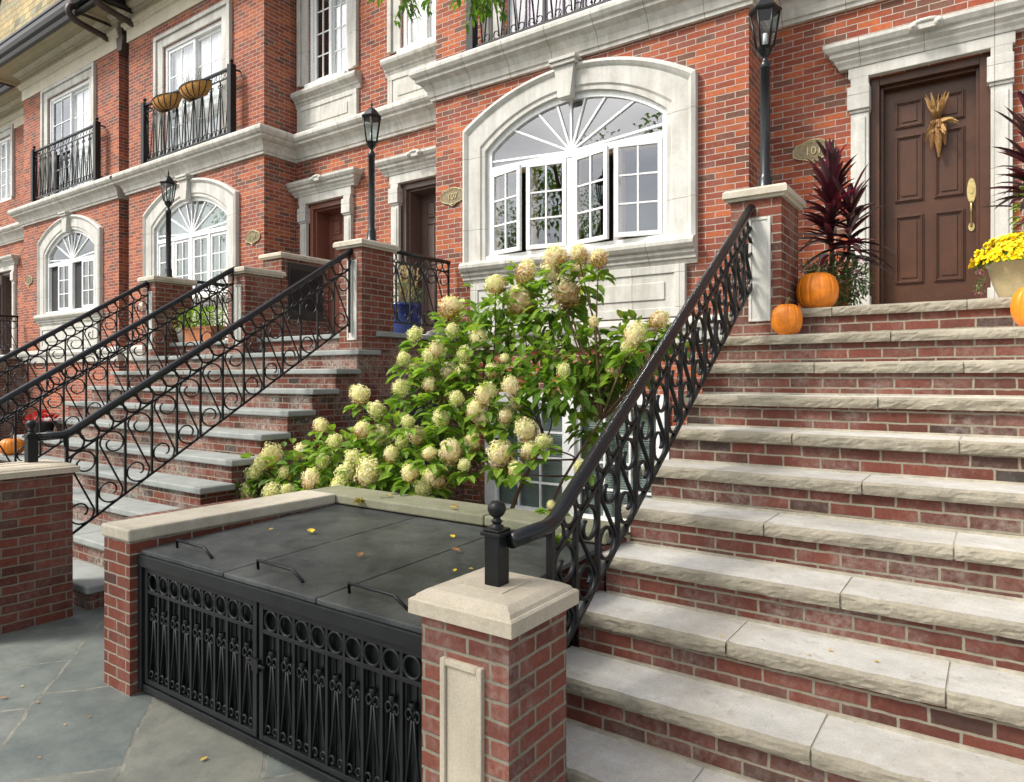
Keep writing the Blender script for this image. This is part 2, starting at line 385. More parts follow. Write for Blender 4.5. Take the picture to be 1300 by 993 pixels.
# ------------------------------------------------------------------ ground
def flag_mat():
    m, nt, p, out = new_mat('bluestone_flags')
    uv = N(nt,'ShaderNodeUVMap'); uv.uv_map='UVMap'
    mp = N(nt,'ShaderNodeMapping'); mp.inputs['Rotation'].default_value=(0,0,R(38)); mp.inputs['Location'].default_value=(.33,.12,0)
    nt.links.new(uv.outputs[0], mp.inputs[0])
    w = N(nt,'ShaderNodeTexNoise'); w.inputs['Scale'].default_value=2.2; nt.links.new(mp.outputs[0], w.inputs['Vector'])
    sc = N(nt,'ShaderNodeVectorMath',operation='SCALE'); sc.inputs['Scale'].default_value=.10; nt.links.new(w.outputs['Color'], sc.inputs[0])
    ad = N(nt,'ShaderNodeVectorMath',operation='ADD'); nt.links.new(mp.outputs[0],ad.inputs[0]); nt.links.new(sc.outputs[0],ad.inputs[1])
    b = N(nt,'ShaderNodeTexBrick'); b.offset=.37; b.squash=.7; b.squash_frequency=3
    for key,val in (('Scale',1.0),('Mortar Size',.009),('Mortar Smooth',.2),('Brick Width',.95),('Row Height',.62)): b.inputs[key].default_value=val
    b.inputs['Color1'].default_value=(0,0,0,1); b.inputs['Color2'].default_value=(1,1,1,1)
    nt.links.new(ad.outputs[0], b.inputs['Vector'])
    c = ramp(nt, b.outputs['Color'], [(0,(.13,.15,.145)),(.5,(.165,.185,.175)),(.8,(.20,.195,.165)),(1,(.14,.155,.155))])
    g = ramp(nt, nz(nt,3.0,8,.7), [(.3,(.55,.58,.60)),(.7,(1.3,1.27,1.18))])
    c = mix(nt,1.0,c.outputs[0],g.outputs[0],'MULTIPLY')
    jn=ramp(nt, nz(nt,9,5,.7), [(.35,(.10,.10,.08)),(.65,(.27,.26,.22))]); c = mix(nt, b.outputs['Fac'], c, jn.outputs[0])
    nt.links.new(c, p.inputs['Base Color']); p.inputs['Roughness'].default_value=.6
    inv = N(nt,'ShaderNodeMath',operation='SUBTRACT'); inv.inputs[0].default_value=1.0; nt.links.new(b.outputs['Fac'], inv.inputs[1])
    h = bump(nt, inv.outputs[0], p, .4, .006); bump(nt, nz(nt,16,7,.7), p, .3, .01, h)
    return m
M['flags'] = flag_mat()
M['earth'] = plain('yard_earth', (.055,.045,.03), 1, .4, 5, .6, 25)
M['asphalt'] = plain('asphalt', (.05,.05,.05), .9, .2, 4, .4, 80)
g = MB(); g.quad((-400,-400,-.16),(400,-400,-.16),(400,400,-.16),(-400,400,-.16)); tag(g.build('ground', M['asphalt']), kind='structure')
g = MB(); g.box(-60,40,-2.6,8,-.2,0); tag(g.build('pavement', M['flags']), kind='structure')
g = MB(); g.box(-5.74,-1.75,3.72,7.1,.002,.05); tag(g.build('yard_ground', M['earth']), kind='structure')

# ------------------------------------------------------------------ houses
STRING = [(0,5.56),(.05,5.56),(.05,5.60),(.07,5.61),(.085,5.68),(.13,5.75),(.19,5.79),(.20,5.795),(.20,5.83),(.235,5.85),(.26,5.89),(.26,5.93),(.235,5.97),(.20,5.985),(0,6.0)]
CORN = [(0,8.70),(.03,8.70),(.03,8.94),(.07,8.96),(.07,8.99),(.11,9.02),(.11,9.07),(.05,9.08),(.05,9.22),(.09,9.235),(.09,9.27),(.15,9.29),(.19,9.33),(.19,9.36)]
SOFF = [(.19,9.36),(.24,9.41),(.33,9.43),(.45,9.40),(.54,9.32),(.57,9.25),(.611,9.24),(.611,9.48),(0,9.48)]
GUTT = [(.612,9.22),(.66,9.20),(.70,9.22),(.72,9.27),(.68,9.29),(.68,9.36),(.74,9.39),(.77,9.47),(.77,9.56),(.79,9.58),(.79,9.63),(.765,9.65),(.612,9.65)]
HR = .98     # (rings etc. use their own sizes)

def muntin_sash(mb, x0, x1, z0, z1, y, nc, nr, fw=.055, mw=.022, th=.045):
    mb.box(x0,x0+fw,y,y+th,z0,z1); mb.box(x1-fw,x1,y,y+th,z0,z1)
    mb.box(x0+fw,x1-fw,y+.001,y+th-.001,z0,z0+fw); mb.box(x0+fw,x1-fw,y+.001,y+th-.001,z1-fw,z1)
    ix0,ix1,iz0,iz1 = x0+fw,x1-fw,z0+fw,z1-fw
    for i in range(1,nc):
        x = ix0+(ix1-ix0)*i/nc; mb.box(x-mw/2,x+mw/2,y+.004,y+th-.012,iz0,iz1)
    for j in range(1,nr):
        z = iz0+(iz1-iz0)*j/nr; mb.box(ix0,ix1,y+.006,y+th-.014,z-mw/2,z+mw/2)
def curtain_mesh(mb, x0, x1, z0, z1, y, amp=.03, per=.11):
    n = max(8,int((x1-x0)/.02)); vs=[]
    for i in range(n+1):
        x = x0+(x1-x0)*i/n; yy = y+amp*math.sin(2*math.pi*x/per+.8*math.sin(x*7))
        vs += [(x,yy,z0),(x,yy,z1)]
    mb.add(vs,[(2*i,2*i+2,2*i+3,2*i+1) for i in range(n)],True)
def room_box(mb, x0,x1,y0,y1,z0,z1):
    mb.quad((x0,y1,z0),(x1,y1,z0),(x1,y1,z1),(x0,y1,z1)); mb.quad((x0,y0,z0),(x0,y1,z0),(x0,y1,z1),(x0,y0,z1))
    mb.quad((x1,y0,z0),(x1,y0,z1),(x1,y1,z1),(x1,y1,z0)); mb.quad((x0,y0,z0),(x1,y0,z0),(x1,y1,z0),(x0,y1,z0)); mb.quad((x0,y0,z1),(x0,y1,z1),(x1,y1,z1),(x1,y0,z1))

def arch_curve(hw, zs, rise, n=28):
    # from right springing over the crown to left springing
    rad=(hw*hw+rise*rise)/(2*rise); a0=math.asin(hw/rad)
    return [(rad*math.sin(a0*(1-2*i/n)), zs+rise-rad+rad*math.cos(a0*(1-2*i/n))) for i in range(n+1)]
def arch_window(house, cx, style):
    y = YB
    prof_o = (1.57, 5.035, .455); prof_i = (1.235, 4.72, .455)
    z0 = 3.30
    # moulded stone surround: nested arched outlines, each step at its own depth
    steps = [(1.0,.0),(1.0,.075),(.88,.095),(.80,.075),(.74,.055),(.20,.05),(.14,.03),(0,.03),(0,-.16)]
    n = 28; rows=[]
    for f,dp in steps:
        hw = prof_i[0]+(prof_o[0]-prof_i[0])*f; zs = prof_i[1]+(prof_o[1]-prof_i[1])*f; rs = prof_i[2]
        c = [(hw,z0)]+[(hw,z0+(zs-z0)*q) for q in (.33,.66)]+arch_curve(hw,zs,rs,n)+[(-hw,z0+(zs-z0)*q) for q in (.66,.33)]+[(-hw,z0)]
        rows.append([(cx+a,y-dp,b) for a,b in c])
    mb = MB(); m = len(rows[0])
    vs = [p for r_ in rows for p in r_]
    mb.add(vs,[(i*m+j,i*m+j+1,(i+1)*m+j+1,(i+1)*m+j) for i in range(len(rows)-1) for j in range(m-1)])
    f = MB()
    fx0,fx1 = cx-1.235,cx+1.235
    # window frame = arched outer frame, transom, mullions, fan spokes
    fr=[]
    for hw,zs,rs in ((1.235,4.72,.455),(1.165,4.70,.405)):
        fr.append([(cx+hw,3.36)]+[(cx+a,b) for a,b in arch_curve(hw,zs,rs,n)]+[(cx-hw,3.36)])
    o_,i_ = fr; q=len(o_)
    vs=[(a,y+.02,b) for a,b in o_]+[(a,y+.02,b) for a,b in i_]+[(a,y+.10,b) for a,b in i_]+[(a,y+.02-.03,b) for a,b in o_]
    f.add(vs,[(j,j+1,q+j+1,q+j) for j in range(q-1)]+[(q+j,q+j+1,2*q+j+1,2*q+j) for j in range(q-1)])
    f.box(fx0+.05,fx1-.05,y+.015,y+.10,4.43,4.505)
    f.box(fx0,fx1,y-.02,y+.10,3.30,3.362)
    for mx,w in ((0,.05),(-.60,.03),(.60,.03)): f.box(cx+mx-w,cx+mx+w,y+.022,y+.10,3.363,4.43)
    hub=(cx,4.53)
    f.prism([(cx+.085*math.cos(math.pi*i/10),4.505+.075*math.sin(math.pi*i/10)) for i in range(11)],y+.03,y+.07)
    for a in (4,27,50,72,90,108,130,153,176):
        dx,dz=math.cos(R(a)),math.sin(R(a)); L=.05
        while True:
            px,pz=dx*L,4.505+dz*L
            if abs(px)>1.165: break
            rad=(1.165**2+.405**2)/.81
            if pz>4.70+.405-rad+math.sqrt(rad*rad-px*px): break
            L+=.01
        nx,nz_=-dz*.012,dx*.012
        f.prism([(cx+dx*.05+nx,4.505+dz*.05+nz_),(cx+dx*.05-nx,4.505+dz*.05-nz_),(cx+dx*L-nx,4.505+dz*L-nz_),(cx+dx*L+nx,4.505+dz*L+nz_)][::1],y+.035,y+.065)
    w = f.build('arched_window', M['white'], house)
    mb.build('surround', M['stone_v'], w)
    ks = MB()
    ks.prism([(cx-.085,5.10),(cx+.085,5.10),(cx+.135,5.47),(cx-.135,5.47)],y-.13,y-.02)
    ks.box(cx-.165,cx+.165,y-.165,y-.01,5.47,5.515); ks.box(cx-.18,cx+.18,y-.185,y-.01,5.516,5.558)
    ks.build('keystone', M['stone_p'], w, bevel=.006)
    # fan glass
    gl = MB(); pts=[(cx+a,b) for a,b in arch_curve(1.17,4.70,.41,n)]+[(cx-1.17,4.5),(cx+1.17,4.5)]
    gl.add([(a,y+.055,b) for a,b in pts],[tuple(range(len(pts)))]); gl.build('fan_pane', M['glass'], w)
    # sill and apron
    s = MB(); s.sweep([(cx-1.57,y),(cx+1.57,y)][::1],[(0,3.02),(.03,3.02),(.045,3.06),(.07,3.075),(.07,3.10),(.10,3.13),(.10,3.16),(.135,3.18),(.16,3.22),(.16,3.255),(.135,3.29),(.10,3.299),(0,3.30)])
    s.build('sill', M['stone_h'], w)
    a = MB(); a.box(cx-1.45,cx+1.45,y-.05,y+.02,2.46,3.018)
    for bx0,bx1,bz0,bz1 in ((cx-1.45,cx+1.45,2.93,3.019),(cx-1.45,cx+1.45,2.461,2.56),(cx-1.45,cx-1.33,2.561,2.929),(cx+1.33,cx+1.45,2.561,2.929)): a.box(bx0,bx1,y-.066,y-.049,bz0,bz1)
    a.box(cx-1.22,cx+1.22,y-.064,y-.048,2.65,2.84)
    a.build('apron_panel', M['stone'], w, bevel=.006)
    # four casements
    xs=[(cx-1.165,cx-.632),(cx-.568,cx-.052),(cx+.052,cx+.568),(cx+.632,cx+1.165)]
    if style=='open': ang=[(-13,0),(12,1),(-14,0),(16,1)]
    elif style=='half': ang=[None,(4,1),None,(4,1)]
    else: ang=[(0,0)]*4
    for (x0,x1),a_ in zip(xs,ang):
        if a_ is None: continue
        deg,side=a_
        # built about its hinge edge
        W=x1-x0; b=MB(); muntin_sash(b,0 if side==0 else -W,W if side==0 else 0,3.375,4.425,0,2,3,.05,.02,.04)
        pv=MB(); X0=(0 if side==0 else -W)+.045; X1=(W if side==0 else 0)-.045
        pv.quad((X0,.02,3.42),(X1,.02,3.42),(X1,.02,4.38),(X0,.02,4.38))
        hx=x0 if side==0 else x1
        for nm,q_,mm in (('sash',b,'white'),('pane',pv,'glass')):
            me=q_.mesh(nm,M[mm]); o=link(nm,me,w,bevel=0)
            o.location=Vector((hx,y+(.012 if deg else .035),0))-parent_origin(w); o.rotation_euler.z=R(deg)
        if deg and style=='open':
            lin=MB(); ix=.02
            lin.box(x0-.0,x0+.02,y+.08,y+.16,3.37,4.43); lin.box(x1-.02,x1,y+.08,y+.16,3.37,4.43); lin.box(x0+.02,x1-.02,y+.08,y+.16,4.40,4.43)
            lin.build('lining', M['wood'], w)
    if style=='half':
        for (x0,x1) in (xs[0],xs[2]):
            mbx=MB(); mbx.quad((x0,y+.085,3.37),(x1,y+.085,3.37),(x1,y+.085,4.43),(x0,y+.085,4.43)); mbx.build('screen', M['room_dark'], w)
    if style=='closed':
        c=MB(); curtain_mesh(c,cx-1.15,cx-.35,3.37,5.1,y+.19,.02); curtain_mesh(c,cx+.1,cx+1.15,3.37,5.1,y+.19,.02); c.build('curtain', M['curtain_green'], w)
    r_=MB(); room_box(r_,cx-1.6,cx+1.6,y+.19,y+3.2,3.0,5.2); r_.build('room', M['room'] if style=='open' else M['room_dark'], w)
    if style=='open':
        e=bpy.data.materials.new('warm_downlight'); e.use_nodes=True; nt=e.node_tree; nt.nodes.clear(); oo=N(nt,'ShaderNodeOutputMaterial'); em=N(nt,'ShaderNodeEmission'); em.inputs[0].default_value=(1,.62,.25,1); em.inputs[1].default_value=14; nt.links.new(em.outputs[0],oo.inputs[0])
        for lx,ly,lz in ((-3.78,9.6,4.93),(-4.02,9.6,4.33)):
            d_=MB(); d_.lathe([(0.0,.03),(.05,.03),(.05,0),(.0,0)],(lx,ly,lz),16); d_.build('downlight', e, w)
    return w

def square_window(house, x0, x1, z0, z1, y, curtain, open_side=False, casing=.34, head=.28, dark_left=False, rows=4):
    # two sliding leaves with grilles inside a flat moulded stone casing
    xm=(x0+x1)/2; f=MB()
    f.box(x0-.05,x0+.03,y+.02,y+.14,z0-.02,z1+.05); f.box(x1-.03,x1+.05,y+.02,y+.14,z0-.02,z1+.05); f.box(x0+.03,x1-.03,y+.021,y+.139,z1-.03,z1+.05); f.box(x0+.03,x1-.03,y+.021,y+.139,z0-.02,z0+.03)
    w=f.build('window', M['white'], house)
    for a,b,yy in ((x0+.03,xm+.02,y+.045),(xm-.02,x1-.03,y+.085)):
        s=MB(); muntin_sash(s,a,b,z0+.03,z1-.03,yy,2,rows,.06,.02,.035); s.build('sash',M['white'],w)
        p_=MB(); p_.quad((a+.05,yy+.018,z0+.07),(b-.05,yy+.018,z0+.07),(b-.05,yy+.018,z1-.07),(a+.05,yy+.018,z1-.07)); p_.build('pane',M['glass'],w)
    c=MB(); cm=M['curtain'] if curtain=='white' else M['curtain_lilac']
    a0,a1=(x0+.05,x1-.05) if not dark_left else (xm-.05,x1-.05)
    curtain_mesh(c,a0,a1,z0,z1,y+.145,.008,.13); c.build('curtain',cm,w)
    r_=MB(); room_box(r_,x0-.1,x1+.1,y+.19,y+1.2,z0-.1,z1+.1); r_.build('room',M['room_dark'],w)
    cs=MB()
    def ring(e0,e1,d0,d1):
        for X0,X1,Z0,Z1 in ((x0-e1,x0-e0,z0,z1+e1*head/casing),(x1+e0,x1+e1,z0,z1+e1*head/casing),(x0-e0,x1+e0,z1+e0*head/casing,z1+e1*head/casing)): cs.box(X0,X1,y-d1,y+d0,Z0,Z1)
    ring(.05,casing*.72,.015,.035); ring(casing*.72+.001,casing,.0,.07)
    cs.build('casing',M['stone_v'],w,bevel=.008)
    return w

def plaque(house, cx, cz, y, num):
    W,H=.205,.085
    pts=[]
    n=60
    for i in range(n):
        a=2*math.pi*i/n
        x=W*math.copysign(abs(math.cos(a))**.75,math.cos(a)); z=H*math.copysign(abs(math.sin(a))**.8,math.sin(a))
        if math.sin(a)>0: z+=.032*math.exp(-(x/.09)**2)+.008*abs(math.sin(6*a))
        else: z-=.045*math.exp(-(x/.05)**2)
        pts.append((cx+x,cz+z))
    b=MB(); b.prism(pts,y-.014,y+.004); p=b.build('number_plaque',M['bronze'],house)
    rim=MB(); rim.tube([(x,y-.015,z) for x,z in pts],.006,6,closed=True)
    for i in range(7):
        t=(i-3)/3; rr=.016-.004*abs(t)
        c0=(cx+.10*t,cz+H+.02-.03*abs(t))
        rim.tube([(c0[0]+rr*math.cos(q*.6)*(1-q*.04),y-.017,c0[1]+rr*math.sin(q*.6)*(1-q*.04)) for q in range(12)],.0035,5)
    rim.lathe([(0,-.018),(.018,-.008),(.022,.006),(0,.018)],(cx,y-.014,cz-H-.02),12)
    rim.build('rim',M['bronze_hi'],p)
    tx=bpy.data.curves.new('numeral','FONT'); tx.body=num; tx.size=.115; tx.extrude=.004; tx.align_x='CENTER'; tx.align_y='CENTER'
    ob=bpy.data.objects.new('numeral_tmp',tx); col.objects.link(ob)
    dg=bpy.context.evaluated_depsgraph_get(); me=bpy.data.meshes.new_from_object(ob.evaluated_get(dg)); bpy.data.objects.remove(ob)
    me.materials.clear(); me.materials.append(M['bronze_hi']); me.name='numeral'
    o=bpy.data.objects.new('numeral',me); col.objects.link(o); o.parent=p
    o.location=Vector((cx,y-.019,cz-.003))-parent_origin(p); o.rotation_euler=(R(90),0,0)

def door_unit(house, x0, x1, y, zt, mat_, deep, panels=True, handle=True):
    # brown frame inside a classical stone surround, six-panel leaf set back
    zb=ZL
    fr=MB(); fw=.085
    for a,b in ((x0,x0+fw),(x1-fw,x1)): fr.box(a,b,y+.02,y+deep,zb,zt)
    fr.box(x0+fw,x1-fw,y+.021,y+deep-.001,zt-fw,zt)
    for a,b in ((x0+fw,x0+fw+.03),(x1-fw-.03,x1-fw)): fr.box(a,b,y+.08,y+deep-.002,zb,zt-fw)
    fr.box(x0+fw+.03,x1-fw-.03,y+.081,y+deep-.003,zt-fw-.03,zt-fw)
    fr.box(x0+fw,x1-fw,y+.0,y+deep+.03,zb+.001,zb+.035)
    lx0,lx1=x0+fw+.004,x1-fw-.004; yl=y+deep-.05
    lf=MB(); lf.box(lx0,lx1,yl,yl+.05,zb+.036,zt-fw-.004)
    W=lx1-lx0; st=.115; mid=.085
    cols=[(lx0+st,(lx0+lx1)/2-mid/2),((lx0+lx1)/2+mid/2,lx1-st)]
    H0=zb+.036
    for a,b in cols:
        for c,d_ in ((2.74,3.43),(3.56,4.23),(4.30,4.575)):
            # bolection moulding ring and raised field
            for q in range(3):
                e=.012*q; hh=(.014,.024,.012)[q]
                for X0,X1,Z0,Z1 in ((a+e,a+e+.012,c+e,d_-e),(b-e-.012,b-e,c+e,d_-e),(a+e+.012,b-e-.012,c+e,c+e+.012),(a+e+.012,b-e-.012,d_-e-.012,d_-e)):
                    lf.box(X0,X1,yl-hh,yl+.01,Z0,Z1)
            lf.box(a+.06,b-.06,yl-.010,yl+.01,c+.06,d_-.06)
    dr=lf.build('door',mat_,house,bevel=.003)
    fr.build('door_frame',mat_,dr,bevel=.004)
    if handle:
        h=MB(); hx=lx1-.062
        def oval(cz,rx,rz,yy,th): h.prism([(hx+rx*math.cos(2*math.pi*i/20),cz+rz*math.sin(2*math.pi*i/20)) for i in range(20)],yy-th,yy)
        oval(3.59,.036,.12,yl,.012); oval(3.61,.022,.05,yl-.011,.012); oval(3.245,.026,.042,yl,.012)
        h.tube([(hx,yl-.012,3.47),(hx,yl-.05,3.475),(hx,yl-.062,3.44),(hx,yl-.05,3.36),(hx,yl-.035,3.30),(hx,yl-.04,3.255),(hx,yl-.012,3.245)],[.009,.011,.013,.011,.010,.009,.008],10)
        h.build('handle',M['brass'],dr)
    # void behind
    r_=MB(); room_box(r_,x0-.02,x1+.02,y+.02,y+deep+.4,zb,zt+.02); r_.build('lobby',M['room_dark'],dr)
    # stone surround: pilasters, capitals, plinths, architrave, cornice with centre scroll
    s=MB(); pw=.165
    for sx in (-1,1):
        a=x0-pw if sx<0 else x1; b=a+pw
        s.box(a,b,y-.06,y+.03,zb+.30,4.47)
        s.box(a+.03,b-.03,y-.072,y-.059,zb+.36,4.42)
        s.box(a-.025,b+.012 if sx<0 else b+.025,y-.09,y+.03,zb+.002,zb+.30)
        s.box(a-.012,b+.006 if sx<0 else b+.012,y-.075,y+.03,4.471,4.50)
        s.box(a-.028,b+.01,y-.095,y+.03,4.501,4.735)
    s.box(x0-pw-.02,x1+pw+.02,y-.075,y+.03,4.82 if zt>4.81 else zt+.005,4.93)
    s.box(x0-pw+.0,x0,y-.073,y+.029,4.7366,4.83); s.box(x1,x1+pw,y-.073,y+.029,4.7366,4.83)
    sur=s.build('door_surround',M['stone_v'],house,bevel=.006)
    c=MB(); c.sweep([(x0-pw-.02,y+.03),(x0-pw-.02,y),(x1+pw+.02,y),(x1+pw+.02,y+.03)],[(.0,4.931),(.085,4.931),(.095,4.96),(.12,4.99),(.12,5.01),(.16,5.04),(.16,5.075),(.19,5.09),(.215,5.13),(.215,5.165),(.19,5.175),(0,5.19)])
    c.build('lintel_cornice',M['stone'],sur)
    v=MB(); cx=(x0+x1)/2
    v.box(cx-.085,cx+.085,y-.235,y-.1,5.085,5.15)
    v.tube([(cx-.10,y-.225,5.15),(cx-.04,y-.232,5.16),(cx+.04,y-.232,5.16),(cx+.10,y-.225,5.15)],.022,8)
    for sx in (-1,1):
        v.tube([(cx+sx*.105,y-.262,5.115),(cx+sx*.105,y-.12,5.115)],.036,14); v.tube([(cx+sx*.105,y-.272,5.115),(cx+sx*.105,y-.26,5.115)],.016,10)
    v.build('scroll_block',M['stone_p'],sur)
    return dr

def house(label, path, windows, doors, wallspec, x0, x1):
    h=thing('brick_house',label,'house',((x0+x1)/2,YB,0),'row houses along the street')
    w=MB()
    for spec in wallspec: 
        if spec[0]=='front': w.wall(spec[1],spec[2],0,9.4,spec[3],spec[4])
        else:
            _,x,ya,yb,face=spec
            q=[(x,ya,0),(x,yb,0),(x,yb,9.4),(x,ya,9.4)]
            w.quad(*(q if face>0 else q[::-1]))
    w.build('wall',M['brick'],h)
    s=MB(); s.sweep(path,STRING); s.build('string_course',M['stone_h'],h)
    c=MB(); c.sweep(path,CORN); cc=c.build('cornice',M['cornice'],h)
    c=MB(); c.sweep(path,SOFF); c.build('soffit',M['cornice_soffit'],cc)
    c=MB(); c.sweep(path,GUTT); c.build('gutter',M['gutter'],cc)
    rf=MB(); rf.sweep(path,[(.60,9.49),(.60,9.64),(.05,13.2),(-.3,13.2),(-.3,9.49)]); rf.build('roof',M['slate'],h)
    b=MB(); b.sweep([p for p in path],[(0,2.16),(.05,2.16),(.06,2.30),(.085,2.33),(.10,2.38),(.085,2.43),(.03,2.455),(0,2.46)]); b.build('water_table',M['stone_h'],h)
    return h

def hole(cx): return (cx-1.24,cx+1.24,3.30,5.185)
# house with the recessed brown door at the right
hA=house('red brick house behind the widest stoop, with a brown panelled door hung with corn',
   [(-2.02,YR),(4.2,YR)],[],[],
   [('front',-2.04,4.2,YR,[(-1.03,-.03,ZL,4.815)])],-2.04,4.2)
door_unit(hA,-1.03,-.03,YR,4.815,M['door'],.22)
plaque(hA,-1.555,4.185,YR,'101')
# house with the open arched window
hB=house('red brick house with open casements under the large arched window behind the hydrangea',
   [(-8.15,YR),(-6.24,YR),(-6.24,YB),(-2.04,YB),(-2.04,YR)],[],[],
   [('front',-8.15,-6.24,YR,[(-7.52,-6.55,ZL,4.79),(-7.50,-6.62,6.80,9.0)]),('front',-6.24,-2.04,YB,[hole(-4.14),(-5.05,-3.20,6.02,8.3),(-5.28,-2.98,.12,1.52)]),('side',-6.24,YB,YR,-1),('side',-2.04,YB,YR,1)],-8.15,-2.04)
arch_window(hB,-4.14,'open')
square_window(hB,-5.05,-3.20,6.06,8.25,YB,'lilac')
door_unit(hB,-7.52,-6.55,YR,4.79,M['door_taupe'],.40,handle=False)
plaque(hB,-5.93,4.225,YB,'107')
# house with two hanging baskets on its balcony
hC=house('red brick house with two coir basket planters on its balcony and a red brown door',
   [(-14.60,YB+.4),(-14.60,YB),(-10.06,YB),(-10.06,YR),(-8.15,YR)],[],[],
   [('front',-10.06,-8.15,YR,[(-9.72,-8.76,ZL,4.79),(-9.70,-8.72,6.80,9.0)]),('front',-14.60,-10.06,YB,[hole(-12.33),(-13.22,-11.26,6.02,8.22)]),('side',-14.60,YB,YB+.4,-1),('side',-10.06,YB,YR,1),('front',-14.82,-14.60,YB+.4,[])],-14.82,-8.15)
arch_window(hC,-12.33,'closed')
square_window(hC,-13.18,-11.30,6.06,8.18,YB,'white')
door_unit(hC,-9.72,-8.76,YR,4.79,M['door_red'],.40,handle=False)
plaque(hC,-10.36,4.20,YB,'109')
# far house
hD=house('farthest red brick house with a bare iron balcony above a half open arched window',
   [(-25.0,YR),(-19.85,YR),(-19.85,YB),(-15.02,YB),(-15.02,YB+.4)],[],[],
   [('front',-25.0,-19.85,YR,[(-23.30,-22.30,ZL,4.79),(-23.45,-22.50,6.80,8.6)]),('front',-19.85,-15.02,YB,[hole(-17.28),(-18.40,-16.30,6.02,8.42)]),('side',-19.85,YB,YR,-1),('side',-15.02,YB,YB+.4,1),('front',-15.02,-14.82,YB+.4,[])],-25,-14.82)
arch_window(hD,-17.28,'half')
square_window(hD,-18.36,-16.34,6.06,8.38,YB,'white',dark_left=True)
door_unit(hD,-23.30,-22.30,YR,4.79,M['door_taupe'],.40,handle=False)
plaque(hD,-19.5,4.2,YB,'115')
square_window(hD,-23.41,-22.54,6.84,8.56,YR,'white',casing=.28)

# upper windows of the recesses with sill and panelled apron
def recess_window(h,x0,x1):
    w=square_window(h,x0,x1,6.84,8.95,YR,'white',dark_left=True,rows=5) if False else None
def recess_unit(h,x0,x1):
    w=square_window(h,x0,x1,6.86,8.94,YR,'white',casing=.30,dark_left=(h is hC),rows=5)
    c0,c1=x0-.36,x1+.36
    s=MB(); s.sweep([(c0,YR),(c1,YR)],[(0,6.50),(.03,6.50),(.045,6.54),(.045,6.56),(.07,6.58),(.07,6.61),(.10,6.63),(.145,6.66),(.16,6.70),(.145,6.745),(.11,6.76),(0,6.765)]); s.build('sill',M['stone_h'],w)
    a=MB(); a.box(c0+.06,c1-.06,YR-.045,YR+.01,6.0,6.499)
    for X0,X1,Z0,Z1 in ((c0+.06,c1-.06,6.42,6.4995),(c0+.06,c0+.16,6.001,6.419),(c1-.16,c1-.06,6.001,6.419)): a.box(X0,X1,YR-.06,YR-.044,Z0,Z1)
    a.box(c0+.28,c1-.28,YR-.058,YR-.043,6.15,6.33)
    a.build('apron_panel',M['stone'],w,bevel=.006)
    sl=MB(); sl.box(x0-.06,x1+.06,YR-.10,YR+.02,6.77,6.835); sl.build('window_ledge',M['white'],w,bevel=.005)
recess_unit(hC,-9.66,-8.76)
recess_unit(hB,-7.46,-6.66)

# basement window below the arched window
def basement(h):
    x0,x1,z0,z1=-5.28,-2.98,.12,1.52; y=YB
    f=MB(); f.box(x0-.10,x0+.02,y-.03,y+.1,z0-.02,z1+.1); f.box(x1-.02,x1+.10,y-.03,y+.1,z0-.02,z1+.1); f.box(x0+.02,x1-.02,y-.029,y+.099,z1-.02,z1+.1); f.box(x0+.02,x1-.02,y-.05,y+.1,z0-.04,z0+.03); f.box((x0+x1)/2-.07,(x0+x1)/2+.07,y-.028,y+.1,z0+.031,z1-.021)
    w=f.build('basement_window',M['white'],h)
    for a,b in ((x0+.02,(x0+x1)/2-.07),((x0+x1)/2+.07,x1-.02)):
        s=MB(); muntin_sash(s,a,b,z0+.03,z1-.02,y+.02,3,4,.05,.024,.04); s.build('sash',M['white'],w)
        p_=MB(); p_.quad((a+.04,y+.045,z0+.07),(b-.04,y+.045,z0+.07),(b-.04,y+.045,z1-.06),(a+.04,y+.045,z1-.06)); p_.build('pane',M['glass'],w)
        bl=MB(); q=z0+.05
        while q<z1-.05:
            bl.add([(a,y+.115,q),(b,y+.115,q),(b,y+.135,q+.026),(a,y+.135,q+.026)],[(0,1,2,3)]); q+=.028
        bl.build('blind',M['blind'],w)
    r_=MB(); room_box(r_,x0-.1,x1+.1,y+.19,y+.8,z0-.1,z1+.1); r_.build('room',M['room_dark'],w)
basement(hB)

hc=MB(); hc.tube([(-20.47,6.48,9.62),(-19.92,7.03,13.2)],.07,6); hc.build('hip_cap',M['gutter'],hD)
# downpipe in the slot between the two far bays, with its two gutter goosenecks
dp=thing('downpipe','dark brown rainwater downpipe and goosenecks in the slot between the two far bays','downpipe',(-14.8,YB+.25,0))
d_=MB()
d_.box(-14.87,-14.72,YB+.18,YB+.32,.05,8.6)
d_.build('pipe',M['pipe'],dp,bevel=.02)
d_=MB(); d_.prism([(-14.89,8.55),(-14.71,8.55),(-14.66,8.85),(-14.94,8.85)],YB-.10,YB+.32); d_.box(-14.86,-14.74,YB-.08,YB+.1,8.85,9.05); d_.build('leader_head',M['pipe'],dp,bevel=.01)
for gx in (-15.40,-14.35):
    s=1
    d_=MB(); pts=[(gx,YB-.70,9.40),(gx,YB-.78,9.36),(gx,YB-.80,9.24),(gx,YB-.68,9.12),(gx,YB-.40,9.06),(gx,YB-.05,9.0)]
    # smooth
    def cr(P,m=6):
        out=[]; P=[Vector(p) for p in P]
        for i in range(len(P)-1):
            p0,p1,p2,p3=P[max(i-1,0)],P[i],P[i+1],P[min(i+2,len(P)-1)]
            for j in range(m):
                t=j/m; out.append(.5*((2*p1)+(p2-p0)*t+(2*p0-5*p1+4*p2-p3)*t*t+(3*p1-p0-3*p2+p3)*t**3))
        out.append(P[-1]); return out
    d_.tube(cr(pts),.062,10); d_.tube([(gx,YB-.12,9.012),(gx,YB-.04,8.998)],.075,10); d_.build('gooseneck',M['pipe'],dp)
